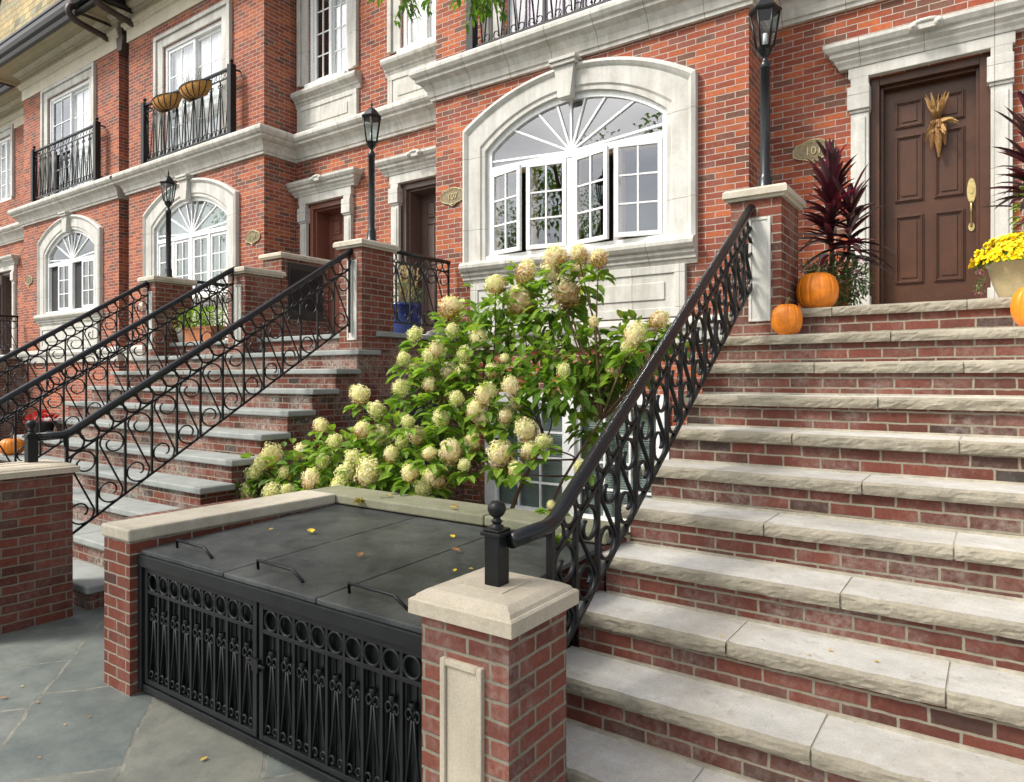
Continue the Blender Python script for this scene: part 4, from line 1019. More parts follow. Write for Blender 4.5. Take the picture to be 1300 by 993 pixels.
# ------------------------------------------------------------------ hydrangea
HEADS=[]
CLUMPS=[]
HEADS= [(-3.651, 4.337, 2.381, 0.116, 1), (-3.228, 4.383, 2.546, 0.1, 0.8), (-3.005, 4.485, 2.633, 0.093, 0.7), (-2.713, 4.444, 2.709, 0.089, 1), (-2.498, 4.425, 2.713, 0.081, 0.4), (-2.333, 4.418, 2.661, 0.085, 0.7), (-3.083, 4.512, 2.424, 0.112, 0.8), (-2.663, 4.511, 2.457, 0.119, 1), (-2.588, 4.571, 2.619, 0.09, 0.3), (-2.748, 4.444, 2.599, 0.072, 0.6), (-4.027, 4.318, 2.174, 0.08, 0), (-3.69, 4.216, 2.042, 0.089, 0.2), (-4.012, 4.16, 1.963, 0.078, 0), (-4.402, 4.033, 1.667, 0.08, 0), (-3.95, 4.077, 1.723, 0.077, 0.1), (-3.973, 4.289, 1.866, 0.093, 0.1), (-3.609, 4.267, 1.864, 0.089, 0.1), (-3.454, 4.257, 1.85, 0.081, 0), (-3.384, 4.361, 2.115, 0.107, 0.1), (-2.869, 4.078, 1.743, 0.085, 0.1), (-3.091, 4.078, 1.683, 0.082, 0), (-3.451, 4.273, 1.988, 0.088, 0), (-2.93, 4.104, 1.529, 0.075, 0), (-2.744, 4.086, 1.434, 0.084, 0), (-2.916, 4.016, 1.261, 0.113, 0.6), (-2.552, 3.847, 1.31, 0.069, 0.2), (-3.329, 3.963, 1.258, 0.1, 0.3), (-3.127, 4.078, 1.495, 0.076, 0.2), (-3.72, 4.154, 1.756, 0.089, 0.1), (-3.77, 3.962, 1.46, 0.074, 0), (-3.913, 3.924, 1.201, 0.075, 0), (-4.238, 3.917, 1.381, 0.09, 0.2), (-4.186, 4.088, 1.333, 0.092, 0.2), (-3.924, 4.05, 1.291, 0.076, 0), (-4.134, 3.88, 1.039, 0.108, 0.3), (-4.324, 3.826, 1.03, 0.077, 0), (-3.485, 3.945, 1.047, 0.102, 0.4), (-3.506, 3.836, 0.976, 0.059, 0.2), (-5.156, 4.024, 1.142, 0.093, 0.3), (-5.552, 4.002, 1.076, 0.118, 0.1), (-5.64, 3.869, 0.914, 0.102, 0.1), (-5.242, 3.786, 0.781, 0.091, 0.2), (-5.67, 3.832, 0.748, 0.08, 0.1), (-5.554, 3.885, 1.014, 0.087, 0.1), (-4.79, 3.945, 1.39, 0.062, 0.1), (-4.282, 3.872, 1.144, 0.077, 0.1), (-1.908, 4.509, 2.205, 0.077, 0.5), (-2.014, 4.34, 2.101, 0.075, 0.4), (-2.061, 4.34, 2.011, 0.06, 0.1), (-2.398, 4.468, 2.214, 0.046, 0.4), (-2.461, 4.147, 1.855, 0.049, 0.1), (-2.186, 3.893, 1.221, 0.046, 0.2), (-2.327, 3.764, 0.987, 0.04, 0.1), (-3.161, 4.035, 1.566, 0.07, 0.1), (-2.905, 4.199, 1.613, 0.058, 0.1), (-4.34, 3.758, 0.922, 0.07, 0.2), (-4.69, 3.888, 1.095, 0.074, 0.1), (-4.718, 3.787, 0.957, 0.08, 0.1), (-5.216, 3.899, 0.952, 0.078, 0.2), (-4.578, 3.921, 1.266, 0.067, 0), (-4.199, 4.038, 1.539, 0.072, 0.1), (-3.746, 4.044, 1.351, 0.069, 0.1), (-3.466, 4.006, 1.499, 0.072, 0.1), (-3.156, 3.908, 1.17, 0.069, 0.2), (-3.202, 4.059, 1.328, 0.071, 0.1), (-3.443, 3.845, 1.244, 0.064, 0), (-3.575, 3.774, 1.095, 0.065, 0.3), (-3.346, 4.048, 1.65, 0.066, 0), (-3.163, 4.253, 1.861, 0.073, 0.1), (-3.055, 4.258, 1.95, 0.06, 0.2), (-3.745, 4.182, 1.978, 0.07, 0), (-3.581, 4.283, 2.181, 0.07, 0.2), (-4.976, 3.744, 0.839, 0.068, 0), (-5.819, 3.848, 0.873, 0.082, 0.1), (-2.454, 3.869, 1.382, 0.052, 0.1), (-2.716, 3.926, 1.173, 0.06, 0.3), (-2.262, 4.527, 1.857, 0.051, 0.2)]
CLUMPS= [(-5.784, 4.08, 0.826, 0.289), (-5.333, 4.1, 0.92, 0.308), (-5.005, 4.105, 0.959, 0.285), (-4.69, 4.15, 1.104, 0.313), (-4.16, 4.2, 1.267, 0.346), (-3.775, 4.312, 1.572, 0.339), (-3.442, 4.212, 1.335, 0.298), (-3.121, 4.35, 1.678, 0.294), (-3.53, 4.475, 1.995, 0.325), (-3.177, 4.537, 2.148, 0.348), (-2.852, 4.612, 2.326, 0.278), (-2.682, 4.687, 2.507, 0.197), (-3.513, 4.612, 2.363, 0.238), (-2.759, 4.462, 1.95, 0.299), (-2.534, 4.67, 1.981, 0.271), (-2.205, 4.67, 2.062, 0.209), (-2.5, 4.67, 1.74, 0.216), (-2.775, 4.375, 1.741, 0.213), (-4.224, 4.08, 0.957, 0.264), (-3.671, 4.1, 1.051, 0.2), (-4.743, 4.062, 0.867, 0.207), (-3.825, 4.575, 2.275, 0.17), (-1.958, 4.67, 2.111, 0.102), (-3.194, 4.675, 2.512, 0.207), (-2.542, 4.35, 1.685, 0.195), (-2.366, 4.67, 1.859, 0.225), (-2.173, 4.67, 1.904, 0.162), (-2.534, 4.67, 1.408, 0.133), (-1.899, 4.67, 2.025, 0.09), (-3.884, 4.1, 1.034, 0.217), (-3.829, 4.425, 1.867, 0.226), (-2.959, 4.125, 1.162, 0.081)]
SPRAYS=[(-2.27,2.4,3.60,4),(-2.15,2.4,3.58,3),(-1.98,2.4,3.55,2),(-1.93,2.4,3.50,4),(-1.84,2.4,3.44,4),(-1.77,2.4,3.42,3)]
EXPO=1.3

hy=thing('hydrangea_bush','large panicle hydrangea bush with cream flower heads behind the bin enclosure','bush',(-2.95,4.35,.05))
rs=random.Random(11)
root=Vector((-2.98,4.30,.05)); root2=Vector((-3.55,4.10,.05))
st_=MB(); gs_=MB()
trunks=[crv([root,root+Vector((.02,0,.35)),root+Vector((-.05,.03,.75)),Vector((-2.85,4.5,1.3))]),
        crv([root+Vector((.05,.03,0)),root+Vector((.16,.05,.4)),Vector((-2.70,4.45,.95)),Vector((-2.35,4.5,1.5))]),
        crv([root+Vector((-.06,.02,0)),root+Vector((-.2,.02,.38)),Vector((-3.35,4.35,.9)),Vector((-3.5,4.4,1.35))]),
        crv([root2,root2+Vector((-.15,-.02,.3)),Vector((-4.0,4.0,.7)),Vector((-4.4,4.0,.95))]),
        crv([root2,root2+Vector((-.3,.05,.25)),Vector((-4.4,3.95,.5)),Vector((-5.0,3.95,.55))])]
for t,rr_ in zip(trunks[:3],(.030,.019,.024)): st_.tube(t,[rr_*(1-.65*i/(len(t)-1)) for i in range(len(t))],8)
for t in trunks[3:]: st_.tube(t,[.018-.008*i/(len(t)-1) for i in range(len(t))],7)
allp=[p for t in trunks for p in t[4:]]
for hx,hyy,hz,hr,br in HEADS:
    h=Vector((hx,hyy,hz)); a=min(allp,key=lambda p:(p-h).length+max(0,p.z-h.z+.1)*3)
    mid=a.lerp(h,.55)+Vector((rs.uniform(-.06,.06),rs.uniform(0,.10),-.06*(h-a).length))
    q=crv([a,mid,h-Vector((0,0,hr*.6))],5)
    st_.tube(q,[.0085-.0045*i/(len(q)-1) for i in range(len(q))],5)
for cx,cy,cz,cr_ in CLUMPS:
    c=Vector((cx,cy,cz)); a=min(allp,key=lambda p:(p-c).length)
    q=crv([a,a.lerp(c,.5)+Vector((rs.uniform(-.05,.05),.05,-.05)),c],5); st_.tube(q,[.008-.004*i/(len(q)-1) for i in range(len(q))],5)
st_.build('stem',M['stem'],hy)
fol=MB()
random.seed(5)
def lay(c,rad,n,size):
    for i in range(n):
        v=rdir(); q=random.random()**.45
        p=c+Vector((v.x*rad*1.05,v.y*rad*.95,v.z*rad*.92))*q
        d=(v+Vector((0,-.25,-.15))+rdir()*.6); 
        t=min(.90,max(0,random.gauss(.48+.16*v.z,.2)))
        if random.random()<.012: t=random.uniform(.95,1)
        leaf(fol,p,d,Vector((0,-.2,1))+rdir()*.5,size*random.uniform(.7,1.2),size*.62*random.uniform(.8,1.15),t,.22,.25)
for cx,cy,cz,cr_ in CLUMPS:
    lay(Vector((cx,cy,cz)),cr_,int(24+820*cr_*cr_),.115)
for hx,hyy,hz,hr,br in HEADS:
    h=Vector((hx,hyy,hz))
    for i in range(9):
        a=random.uniform(0,6.28); p=h+Vector((math.cos(a)*.03,math.sin(a)*.03,-hr*random.uniform(.8,1.8)))
        leaf(fol,p,(math.cos(a),math.sin(a),random.uniform(-.3,.3)),(0,0,1),random.uniform(.10,.15),random.uniform(.06,.085),min(.9,max(0,random.gauss(.5,.2))),.2,.35)
fol.build('foliage',M['leaf'],hy)
def floret_head(seed,br):
    r=random.Random(seed); m=MB()
    vs=[]; fs=[]
    for i in range(10):
        for j in range(7):
            ph=math.pi*j/6; a=2*math.pi*i/10; v=Vector((math.sin(ph)*math.cos(a),math.sin(ph)*math.sin(a),math.cos(ph))); k_=.80*((1-.14*v.z)+.34*NV(v*1.9+Vector((seed*2.7,0,0)))); vs.append((v.x*k_,v.y*k_,v.z*k_*1.12+.04))
    for i in range(10):
        for j in range(6): fs.append((i*7+j,i*7+j+1,((i+1)%10)*7+j+1,((i+1)%10)*7+j))
    m.add(vs,fs,True,.0 if br<.3 else .45)
    n=560
    for i in range(n):
        # points over a rounded cone of unit radius
        z=1-2*(i+.5)/n; a=i*2.39996+r.uniform(-.2,.2); rr=math.sqrt(1-z*z)
        v=Vector((rr*math.cos(a),rr*math.sin(a),z))
        k_=(1+.14*r.uniform(-1,1))*(1.0-.14*v.z) + .34*NV(v*1.9+Vector((seed*2.7,0,0)))
        p=Vector((v.x*k_*.98,v.y*k_*.98,v.z*k_*1.15+.05))
        if r.random()<.25: p*=.85
        nrm=(v+Vector((r.gauss(0,.35),r.gauss(0,.35),r.gauss(0,.35)))).normalized()
        t_=nrm.orthogonal().normalized(); b_=nrm.cross(t_); s=r.uniform(.085,.135)
        brown=br*(.38-.80*v.z+.6*NV(v*1.7+Vector((0,seed,3))))
        tint=min(1,max(0,r.uniform(.12,.52)+max(0,brown)*.75-.12*(v.z<-.3)*(br<.3)))
        for q in range(4):
            a0=q*math.pi/2+r.uniform(-.15,.15); e=t_*math.cos(a0)+b_*math.sin(a0); f=t_*math.cos(a0+1.57)+b_*math.sin(a0+1.57)
            lift=nrm*s*r.uniform(.05,.35)
            m.add([p,p+e*s*.6+f*s*.42+lift*.6,p+e*s*1.05+lift,p+e*s*.6-f*s*.42+lift*.6],[(0,1,2,3)],False,tint)
    return m
vars_={}
for i,(hx,hyy,hz,hr,br) in enumerate(HEADS):
    br=min(1,br+random.choice((0,0,0,.25,.5)))
    key=(i%5, 0 if br<.25 else (1 if br<.65 else 2))
    if key not in vars_: vars_[key]=floret_head(i+3,(.05,.55,1.0)[key[1]]).mesh('flower_head',M['floret'])
    o=link('flower_head',vars_[key],hy,Vector((hx,hyy,hz))-parent_origin(hy)); q_=random.uniform(.62,1.04); o.scale=(hr*q_,hr*q_*random.uniform(.9,1.1),hr*q_*random.uniform(.8,1.2))
    o.rotation_euler=(random.uniform(-.2,.9),random.uniform(-.6,.6),random.uniform(0,6.28))

# ------------------------------------------------------------------ pumpkins
def pumpkin(x,y,z,r,h,label,rz=0):
    t=thing('pumpkin',label,'pumpkin',(x,y,z),'pumpkins on the steps',rz=rz)
    n=132; prof=[]; m=18; vs=[]
    for i in range(n):
        a=2*math.pi*i/n; k_=1-.055*math.exp(-(math.sin(11*a/2)/.30)**2)+.012*math.sin(3*a)
        for j in range(m+1):
            ph=math.pi*j/m
            rr=r*math.sin(ph)**.70*k_; zz=h/2*(1-math.cos(ph))
            if j==m: rr=.004
            dip=.10*h*math.exp(-(rr/(r*.35))**2)
            zz=zz-dip if ph>1.57 else zz+dip*.6
            vs.append((rr*math.cos(a),rr*math.sin(a),zz-(.06*h if False else 0)))
    mn=min(v[2] for v in vs); vs=[(a,b,c-mn) for a,b,c in vs]
    b=MB(); mm=m+1; b.add(vs,[(i*mm+j,((i+1)%n)*mm+j,((i+1)%n)*mm+j+1,i*mm+j+1) for i in range(n) for j in range(m)],True)
    me=b.mesh('flesh',M['pumpkin']); link('flesh',me,t)
    s=MB(); zt=h*.86; s.tube([(0,0,zt),(.003,0,zt+.03),(.012,.004,zt+.055),(.022,.01,zt+.065)],[.020,.012,.009,.010],7)
    link('stalk',s.mesh('stalk',M['pstem']),t)
pumpkin(-1.262,5.33,ZL-RISE,.113,.25,'small orange pumpkin on the step below the landing, beside the stone pier')
pumpkin(-1.115,5.68,ZL,.152,.30,'larger orange pumpkin on the landing in front of the dark red cordyline',.5)
pumpkin(.215,5.36,ZL-RISE,.135,.28,'orange pumpkin cut by the right edge below the yellow flowers',1.1)
pumpkin(-10.15,3.50,ZL-7*RISE,.14,.22,'far orange pumpkin half hidden behind the left-edge newel post',.3)
# red flowers in a black pot on the far steps
t=thing('potted_plant','black pot of bright red flowers on the far bluestone steps','potted plant',(-10.12,3.84,ZL-6*RISE))
b=MB(); b.lathe([(0,0),(.10,0),(.13,.16),(.145,.17),(.145,.19),(.12,.18),(0,.16)],(-10.12,3.84,ZL-6*RISE),20); b.build('pot',M['black_plastic'],t)
b=MB()
for i in range(90):
    v=rdir(); v.z=abs(v.z); p=Vector((-10.12,3.84,ZL-6*RISE+.18))+Vector((v.x*.17,v.y*.17,v.z*.12)); leaf(b,p,v+rdir()*.5,(0,0,1),.06,.05,random.random(),.2,.2)
b.build('flowers',M['redflower'],t)

# ------------------------------------------------------------------ cordylines and companion plants by the door
def blade(mb,base,az,el,L,W,tint,curve):
    d=Vector((math.cos(az)*math.cos(el),math.sin(az)*math.cos(el),math.sin(el))); s=d.cross(Vector((0,0,1))); 
    if s.length<.01: s=Vector((1,0,0))
    s.normalize(); vs=[]; n=6
    for i in range(n+1):
        t=i/n; w=W*(1-.0*t)*math.sin(math.pi*(.12+.88*t))**.6 if i<n else .0008
        p=Vector(base)+d*(L*t)+Vector((0,0,-curve*L*t*t)); u=s.cross(d)
        vs+=[p+s*w+u*w*.5,p,p-s*w+u*w*.5]
    mb.add(vs,[f for i in range(n) for f in ((3*i,3*i+1,3*i+4,3*i+3),(3*i+1,3*i+2,3*i+5,3*i+4))],False,tint)
def cordyline(x,y,z,label,ztop,spread,plantz,n=150,seed=1):
    t=thing('cordyline_plant',label,'potted plant',(x,y,z),'dark red cordylines beside the door'); r=random.Random(seed)
    b=MB(); b.lathe([(0,0),(.125,0),(.15,.22),(.165,.235),(.165,.26),(.14,.26),(.13,.235),(0,.235)],(x,y,z),22); b.build('pot',M['terracotta'],t)
    s=MB(); s.tube([(x,y,z+.22),(x+.01,y,plantz),(x,y,ztop-.42)],[.02,.017,.008],7)
    s.tube([(x+.05,y+.02,z+.22),(x+.13,y,plantz-.05),(x+.16,y,ztop-.65)],[.016,.014,.008],7); s.build('stem',M['stem'],t)
    f=MB()
    for i in range(n):
        q=i/n; cane=i%3
        if cane<2: base=(x+r.uniform(-.012,.012),y+r.uniform(-.012,.012),plantz+(ztop-.42-plantz)*q**.9); el=R(12+66*q**.8+r.uniform(-14,14))
        else: base=(x+.14,y,plantz-.04+(ztop-.68-plantz)*q); el=R(-2+62*q+r.uniform(-12,12))
        tn=min(1,max(0,r.gauss(.36+.22*q,.24))); 
        blade(f,base,r.uniform(0,6.283),el,spread*r.uniform(.8,1.12),.025*r.uniform(.8,1.2),tn,r.uniform(.08,.22)+.45*(1-q)*r.random())
    f.build('leaves',M['cordyline'],t)
    h=MB()
    for i in range(2000):
        v=rdir(); p=Vector((x+.06,y-.06,z+.24))+Vector((v.x*.25,v.y*.20,v.z*.23))*r.random()**.4; 
        if p.z<z+.02: continue
        leaf(h,p,v+rdir(),(0,0,1),r.uniform(.025,.048),r.uniform(.013,.022),r.random()*.7 if r.random()>.025 else .97,.2,.2)
    for i in range(26):
        a=r.uniform(0,6.28); p=[Vector((x+.03,y-.05,z+.25))]
        for q in range(4): p.append(p[-1]+Vector((math.cos(a)*.06,math.sin(a)*.06,r.uniform(-.01,.06))))
        h.tube(p,[.003,.0025,.002,.0015,.001],4)
        for q in p[2:]:
            for _ in range(5): leaf(h,q,rdir(),(0,0,1),.03,.016,r.random()*.9 if r.random()>.2 else .97,.2,.2)
    h.build('companion_flowers',M['herb'],t)
    return t
cordyline(-1.10,6.12,ZL,'dark red cordyline left of the brown door, behind the larger pumpkin',3.93,.36,2.80,seed=2)
cordyline(.26,6.2,ZL,'dark red cordyline cut by the right edge behind the yellow flowers',4.05,.40,2.95,seed=5)
# trailing lime foliage by the right plant
lv=MB()
for i in range(70):
    v=rdir(); p=Vector((.22,6.12,2.98))+Vector((v.x*.10,v.y*.08,v.z*.20)); leaf(lv,p,v,(0,0,1),.05,.035,random.random(),.2,.4)
for ob in [o for o in bpy.data.objects if o.get('category')=='potted plant' and abs(o.location.x-.26)<.01]: lv.build('trailing_leaves',M['limeleaf'],ob)

# mum pot
mp=thing('chrysanthemum_pot','tan glazed pot heaped with yellow chrysanthemums at the right of the landing','potted plant',(.17,5.80,ZL))
b=MB(); b.lathe([(0,0),(.125,0),(.15,.03),(.185,.12),(.205,.20),(.21,.235),(.222,.24),(.225,.262),(.21,.27),(.195,.25),(0,.25)],(.17,5.80,ZL),36)
b.build('pot',M['glaze_tan'],mp)
gl=MB(); fl=MB(); c0=Vector((.17,5.80,ZL+.27))
for i in range(1150):
    v=rdir(); v.z=abs(v.z); 
    p=c0+Vector((v.x*.295,v.y*.295,v.z*.20-.02))*(1+.14*NV(v*3.4)+random.uniform(-.05,.03)); 
    n_=(Vector((v.x,v.y,v.z*1.3))+rdir()*.25).normalized(); t_=n_.orthogonal().normalized(); u_=n_.cross(t_); s=random.uniform(.014,.022); tn=random.random()
    ring=[]; q=10
    for a in range(q):
        rr=s*(1 if a%2 else .72); ring.append(p+(t_*math.cos(a*2*math.pi/q)+u_*math.sin(a*2*math.pi/q))*rr+n_*.004*(a%2))
    fl.add([p-n_*.004]+ring,[(0,1+a,1+(a+1)%q) for a in range(q)],False,tn)
for i in range(420):
    v=rdir(); v.z=abs(v.z)*.6-.15; p=c0+Vector((v.x*.25,v.y*.25,v.z*.15)); leaf(gl,p,v+rdir()*.4,(0,0,1),.05,.03,random.uniform(0,.5),.2,.3)
gl.build('leaves',M['leaf'],mp); fl.build('flowers',M['mum'],mp)
# trailing pink flowers spilling at the pot's left
tr=MB()
for i in range(120):
    q=random.random(); p=Vector((-.055-.05*random.random(),5.72+random.uniform(-.05,.05),ZL+.36-.30*q)); leaf(tr,p,rdir(),(0,0,1),.028,.016,random.random()*.9 if random.random()>.14 else .98,.2,.2)
tr.build('trailing_flowers',M['herb'],mp)

# corn on the door
cn=thing('corn_bundle','bundle of dried corn cobs and husks hung on the brown door','door decoration',(-.455,7.88,4.28),None)
b=MB()
for dx,rx,L,rz_,dy in ((-.030,.030,.27,.07,.012),(.006,.038,.36,-.02,0.0),(.042,.029,.25,-.09,.014)):
    na,nl=72,70; vs=[]
    for i in range(na):
        a=2*math.pi*i/na
        for j in range(nl+1):
            q=j/nl; r0=rx*(math.sin(math.pi*(.04+.62*q))**.55)*(.55+.45*min(1,q*2.2)); off=.5*math.pi*(int(i*12/na)%2)
            kern=abs(math.sin(6*a))**.6*abs(math.sin(q*L/.0105*math.pi/2+off))**.6
            r_=max(.0005,(r0-.004)+.0055*kern); vs.append((r_*math.cos(a),r_*math.sin(a),-L+L*q))
    Mx=Matrix.Translation((-.455+dx,7.842+dy,4.30))@Matrix.Rotation(rz_,4,'Y')
    b.add([tuple(Mx@Vector(p)) for p in vs],[(i*(nl+1)+j,((i+1)%na)*(nl+1)+j,((i+1)%na)*(nl+1)+j+1,i*(nl+1)+j+1) for i in range(na) for j in range(nl)],True)
b.build('cob',M['cob'],cn)
hk=MB(); rr_=random.Random(3)
def husk(a,L,w,curl,dy,tint,base=(-.455,7.845,4.29)):
    vs=[];n=6
    for i in range(n+1):
        t=i/n; p=Vector(base)+Vector((math.cos(a)*L*t,-.02-dy*t+.02*math.sin(6*t+a),math.sin(a)*L*t-curl*L*t*t)); W=w*math.sin(math.pi*(.15+.8*t))
        e=Vector((-math.sin(a),.25*math.sin(5*t+a),math.cos(a))); vs+=[p+e*W,p-e*W]
    hk.add(vs,[(2*i,2*i+1,2*i+3,2*i+2) for i in range(n)],False,tint)
for i in range(44): husk(R(rr_.uniform(68,114)),rr_.uniform(.14,.30),rr_.uniform(.006,.015),.05,rr_.uniform(-.02,.07),rr_.random()*.8)
for i in range(5): husk(R(rr_.uniform(-5,18)),rr_.uniform(.13,.19),rr_.uniform(.012,.024),rr_.uniform(.1,.6),rr_.uniform(.03,.08),rr_.uniform(.6,1))
for i in range(10): husk(R(rr_.uniform(150,215)),rr_.uniform(.09,.13),.009,1.5,.05,rr_.uniform(.2,.7))
for i in range(4): husk(R(rr_.uniform(-75,-50)),rr_.uniform(.10,.16),.014,.3,.06,rr_.uniform(.5,.9))
for i in range(8): husk(R(rr_.uniform(245,295)),rr_.uniform(.08,.14),.016,.0,.04,rr_.uniform(.2,.8))
hk.build('husk',M['husk'],cn)

# ------------------------------------------------------------------ planters of the shared stoop
t=thing('blue_planter','cobalt blue glazed pot with grey-green plants and dry stalks on the landing','potted plant',(-6.33,6.6,ZL))
b=MB(); b.lathe([(0,0),(.19,0),(.205,.03),(.235,.38),(.25,.41),(.25,.44),(.22,.44),(.215,.39),(0,.39)],(-6.33,6.6,ZL),32); b.build('pot',M['glaze_blue'],t)
f=MB(); r=random.Random(8)
for i in range(520):
    v=rdir(); p=Vector((-6.33,6.58,ZL+.54))+Vector((v.x*.25,v.y*.22,v.z*.16)); leaf(f,p,v+rdir()*.6,(0,0,1),r.uniform(.03,.06),r.uniform(.02,.035),r.random()*.65,.2,.2)
for i in range(34):
    a=r.uniform(0,6.28); x=-6.33+r.uniform(-.1,.16); p=[Vector((x,6.58,ZL+.45))]
    for q in range(5): p.append(p[-1]+Vector((r.uniform(-.03,.035),r.uniform(-.03,.03),r.uniform(.06,.11))))
    st0=len(f.t); f.tube(p,.004,4); 
    for q in p[2:]:
        for _ in range(3): leaf(f,q,Vector((r.gauss(0,.4),r.gauss(0,.4),1)),(0,1,0),.05,.012,r.uniform(.8,1),.2,.1)
    for kx in range(st0,len(f.t)):
        if f.t[kx]==.5: f.t[kx]=.9
f.build('plants',M['sage'],t)
t=thing('planter_box','terracotta planter box of leafy green plants on the landing behind the railings','planter',(-9.40,5.62,ZL))
b=MB(); b.sweep([(-9.78,5.50),(-9.02,5.50),(-9.02,5.76),(-9.78,5.76),(-9.78,5.50)],[(-.03,ZL),(0,ZL+.18),(.012,ZL+.185),(.012,ZL+.215),(-.02,ZL+.215),(-.02,ZL+.16)],caps=False); b.box(-9.75,-9.05,5.53,5.73,ZL+.001,ZL+.17); b.build('box',M['terracotta'],t)
f=MB()
for i in range(900):
    v=rdir(); p=Vector((-9.45+random.uniform(-.45,.42),5.62,ZL+.33))+Vector((v.x*.12,v.y*.17,v.z*.15)); leaf(f,p,v+rdir()*.5,(0,0,1),random.uniform(.04,.07),random.uniform(.025,.04),random.uniform(.25,.93),.2,.25)
f.build('plants',M['leaf'],t)
t=thing('small_pot','small white pot beside the terracotta planter box','pot',(-9.98,5.66,ZL)); b=MB(); b.lathe([(0,0),(.07,0),(.11,.18),(.12,.19),(.12,.22),(.10,.22),(.09,.17),(0,.17)],(-9.98,5.66,ZL),20); b.build('body',M['white_pot'],t)
f=MB()
for i in range(60):
    v=rdir(); v.z=abs(v.z); leaf(f,Vector((-9.98,5.66,ZL+.19)),v,(0,0,1),.10,.03,random.uniform(.2,.8),.2,.3)
f.build('sprig',M['leaf'],t)
# garden hose
h=MB(); h.tube(crv([(-5.15,2.64,.745),(-5.22,2.76,.752),(-5.18,2.95,.748),(-5.24,3.2,.748),(-5.2,3.5,.748)],6),.011,8)
h.xform(Matrix.Translation((0,0,0)))
# the hose lies over a low brick planter wall between stoop and bin enclosure
pl=thing('low_wall','low brick garden wall between the bin enclosure and the bluestone stoop','wall',(-5.2,3.0,0))
b=MB(); b.box(-5.45,-5.0,2.62,3.70,0,.735); b.build('brickwork',M['brick_pier'],pl)
o=h.build('garden_hose',M['hose']); tag(o,'orange red hose lying on the low wall beside the bluestone stoop','hose')
# fallen leaves on lids and coping
random.seed(21)
spots=[(-2.55,3.05,.868),(-2.35,2.9,.864),(-3.35,2.7,.858),(-2.15,2.62,.855),(-3.4,3.3,.872),(-2.75,2.55,.852),(-3.7,2.6,.855),(-2.2,3.2,.873),(-3.6,3.55,.946),(-2.9,3.5,.946)]
lf=thing('fallen_leaves','scattered yellow and brown fallen leaves on the bin lids','leaves',(-2.6,2.9,.86)); lf['kind']='stuff'
b=MB()
for x,y,z in spots:
    for q in range(random.choice((1,1,2))):
        s=random.uniform(.03,.075); a=random.uniform(0,6.28); leaf(b,(x+random.uniform(-.05,.05),y+random.uniform(-.05,.05),z+.006),(math.cos(a),math.sin(a),.05),(0,0,1),s,s*.7,random.random(),.15,-.1)
for i in range(14):
    x=random.uniform(-1.2,.3); kk=random.choice(range(3,10)); y=YL-RUN*kk+random.uniform(.05,.25); z=ZL-RISE*kk+.006; s=random.uniform(.012,.028); a=random.uniform(0,6.28)
    leaf(b,(x,y,z),(math.cos(a),math.sin(a),0),(0,0,1),s,s*.6,random.uniform(.5,1),.15,-.1)
for i in range(55):
    x,y=random.uniform(-6.5,-2.0),random.uniform(-.2,1.9); s=random.uniform(.015,.04); a=random.uniform(0,6.28); leaf(b,(x,y,.008),(math.cos(a),math.sin(a),0),(0,0,1),s,s*.6,random.random(),.15,-.1)
b.build('leaf_scatter',M['yleaf'],lf)
dm=MB(); r=random.Random(5)
vs=[(-2.28,3.30,.875),(-2.24,3.28,.875)]
for i in range(60):
    v=rdir(); v.z=abs(v.z); leaf(dm,Vector((-2.02,3.36,.87)),v,(0,0,1),.10*r.uniform(.5,1),.03,r.random()*.7,.2,.4)
for i in range(40):
    v=rdir(); v.z=abs(v.z); leaf(dm,Vector((-3.72,3.40,.92)),v,(0,0,1),.07*r.uniform(.5,1),.014,.97,.2,.4)
wd=thing('weeds','small weeds sprouting at the rear coping of the bin enclosure','weeds',(-2.3,3.38,.87)); dm.build('sprouts',M['leaf'],wd)

# ------------------------------------------------------------------ street tree whose twigs hang into the top of the picture
tt=thing('street_tree','leafy twigs of a street tree hanging into the top edge above the lamp post','tree',(-5.6,-2.0,0))
b=MB(); tk=crv([(-5.6,-2.0,-.05),(-5.55,-1.95,1.6),(-5.45,-1.8,3.2),(-5.1,-1.3,4.6),(-4.9,-.8,6.4)],6); b.tube(tk,[.17-.11*i/(len(tk)-1) for i in range(len(tk))],12)
limbs=[[(-5.45,-1.8,3.3),(-4.3,-.4,4.3),(-3.0,1.2,4.35),(-2.1,2.25,4.0)],[(-5.4,-1.7,3.6),(-6.4,-1.4,4.9),(-7.2,-1.2,6.0)],[(-5.2,-1.4,4.4),(-4.2,-1.6,5.6),(-3.6,-1.6,6.6)],[(-5.0,-1.0,5.4),(-5.2,.0,6.2),(-5.3,.6,7.0)]]
for l_ in limbs:
    q=crv(l_,6); b.tube(q,[.065-.05*i/(len(q)-1) for i in range(len(q))],8)
lfm=MB(); random.seed(33)
def spray(p0,d,n,L):
    d=Vector(d).normalized(); p=[Vector(p0)]
    for i in range(n): 
        d=(d+rdir()*.18+Vector((0,0,-.06))).normalized(); p.append(p[-1]+d*L/n)
    b.tube(p,[.006-.004*i/n for i in range(n+1)],4)
    for i,q in enumerate(p[1:]):
        for s_ in (-1,1):
            for _ in range(2):
                sd=d.cross(Vector((0,0,1))).normalized()*s_; leaf(lfm,q+rdir()*.015,sd+d*.6+rdir()*.45+Vector((0,0,-.3)),(0,0,1),random.uniform(.026,.042),random.uniform(.012,.018),random.random(),.15,.3)
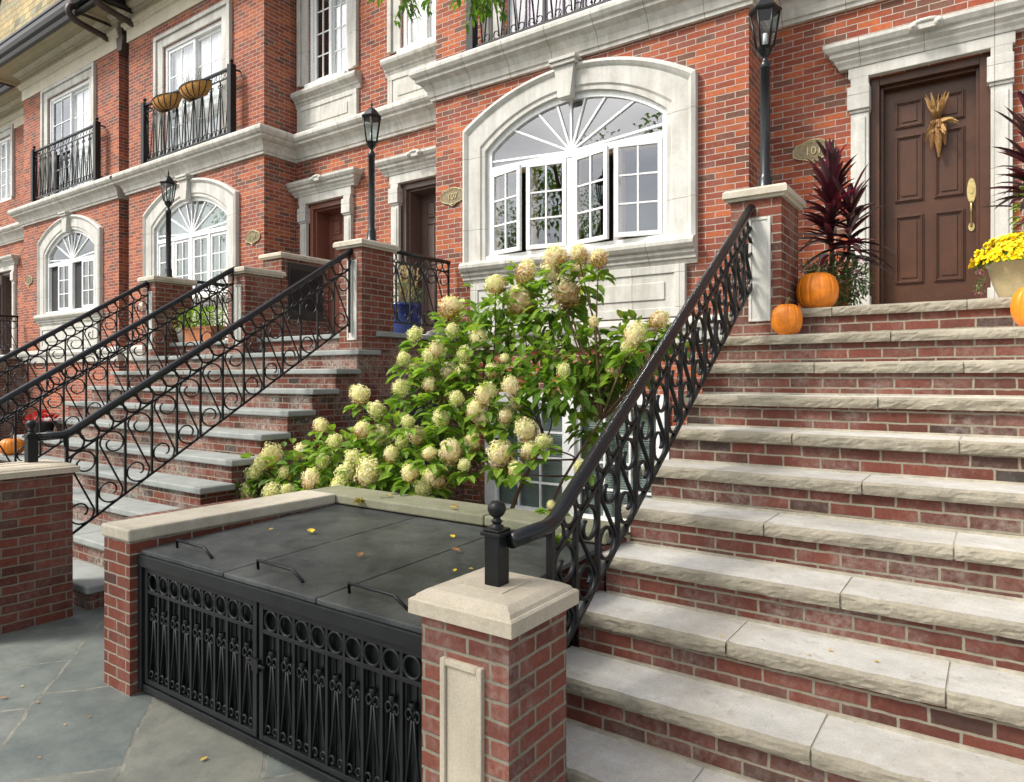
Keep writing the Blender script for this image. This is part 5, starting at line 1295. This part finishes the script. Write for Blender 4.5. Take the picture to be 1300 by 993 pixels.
for tip in SPRAYS:
    a=Vector((tip[0]+random.uniform(-.1,.1),tip[1]+.05,4.02)); m_=Vector(tip[:3])
    b.tube(crv([a,a.lerp(m_,.5)+Vector((.03,0,.0)),m_+Vector((0,0,.12))],4),[.010-.0006*i for i in range(9)],5)
    for _ in range(tip[3]): spray(m_+Vector((random.uniform(-.05,.05),random.uniform(-.1,.1),random.uniform(.10,.2))),(random.gauss(0,.55),random.gauss(0,.4),-.8),7,random.uniform(.14,.24))
b.tube(crv([(-2.9,1.3,4.36),(-2.4,2.3,4.1),(-1.4,2.6,4.02)],5),[.022-.0015*i for i in range(11)],6)
b.build('trunk',M['stem'],tt)
for i in range(2600):
    v=rdir(); q=random.random()**.4; c=random.choice([Vector((-5.2,-1.2,6.3)),Vector((-7.0,-1.2,6.2)),Vector((-3.9,-1.5,6.4)),Vector((-5.2,.2,6.9))]); p=c+Vector((v.x*1.3,v.y*1.2,v.z*1.1))*q
    leaf(lfm,p,v+rdir(),(0,0,1),random.uniform(.10,.17),random.uniform(.06,.09),random.random(),.2,.3)
lfm.build('crown',M['treeleaf'],tt)

for i_,(tx,ty,ts,lab) in enumerate(((-10.5,-11.0,1.35,'tall street tree across the road, mirrored in the open arched window'),(-18.5,-13.0,1.45,'broad street tree across the road, mirrored beside the tall one'),(-38,-12,1.8,'far street tree across the road, mirrored in the green-curtained window'))):
    c=copy_tree(tt); c.location=(tx,ty,0); c.scale=(ts,ts,ts); c.rotation_euler.z=1.9*i_+.6; c['label']=lab
    c['group']='street trees across the road'
# ------------------------------------------------------------------ light, sky, camera
w=bpy.data.worlds.new('World'); scene.world=w; w.use_nodes=True; nt=w.node_tree; nt.nodes.clear()
sky=N(nt,'ShaderNodeTexSky'); sky.sky_type='NISHITA'; sky.sun_disc=False; sky.sun_elevation=R(48); sky.sun_rotation=math.atan2(-.55,-.65)
sky.air_density=1.0; sky.dust_density=3.0; sky.ozone_density=1.0
bg=N(nt,'ShaderNodeBackground'); bg.inputs[1].default_value=.060; wo=N(nt,'ShaderNodeOutputWorld')
hs=N(nt,'ShaderNodeHueSaturation'); hs.inputs['Saturation'].default_value=.45; nt.links.new(sky.outputs[0],hs.inputs['Color']); tcw=N(nt,'ShaderNodeTexCoord'); cl=nz(nt,1.7,5,.55,vec=tcw.outputs['Generated'],stretch=(1,1,2.2)); cr_=ramp(nt,cl,[(.34,(.85,.86,.88)),(.58,(2.5,2.42,2.28))])
nt.links.new(mix(nt,1.0,hs.outputs[0],cr_.outputs[0],'MULTIPLY'),bg.inputs[0]); nt.links.new(bg.outputs[0],wo.inputs[0])
sl=bpy.data.lights.new('sun','SUN'); sl.energy=1.5; sl.angle=R(11); sl.color=(1,.965,.915)
so=bpy.data.objects.new('sun',sl); col.objects.link(so)
so.rotation_euler=Vector((.55,.65,-.95)).to_track_quat('-Z','Y').to_euler(); so.location=(-5,-6,12)
cam=bpy.data.cameras.new('camera'); cam.sensor_width=36; cam.sensor_fit='HORIZONTAL'; cam.lens=875/1300*36; cam.shift_y=-(496.5-480)/1300; cam.clip_end=1500; cam.clip_start=.05
co=bpy.data.objects.new('camera',cam); col.objects.link(co); co.location=(0,0,1.80); co.rotation_euler=(R(90),0,R(35)); scene.camera=co
vs_=scene.view_settings; scene.display_settings.display_device='sRGB'; vs_.view_transform='Standard'; vs_.look='None'; vs_.exposure=EXPO; vs_.gamma=1; vs_.use_curve_mapping=False
scene.cycles.max_bounces=8; scene.cycles.transparent_max_bounces=16; scene.cycles.use_denoising=True
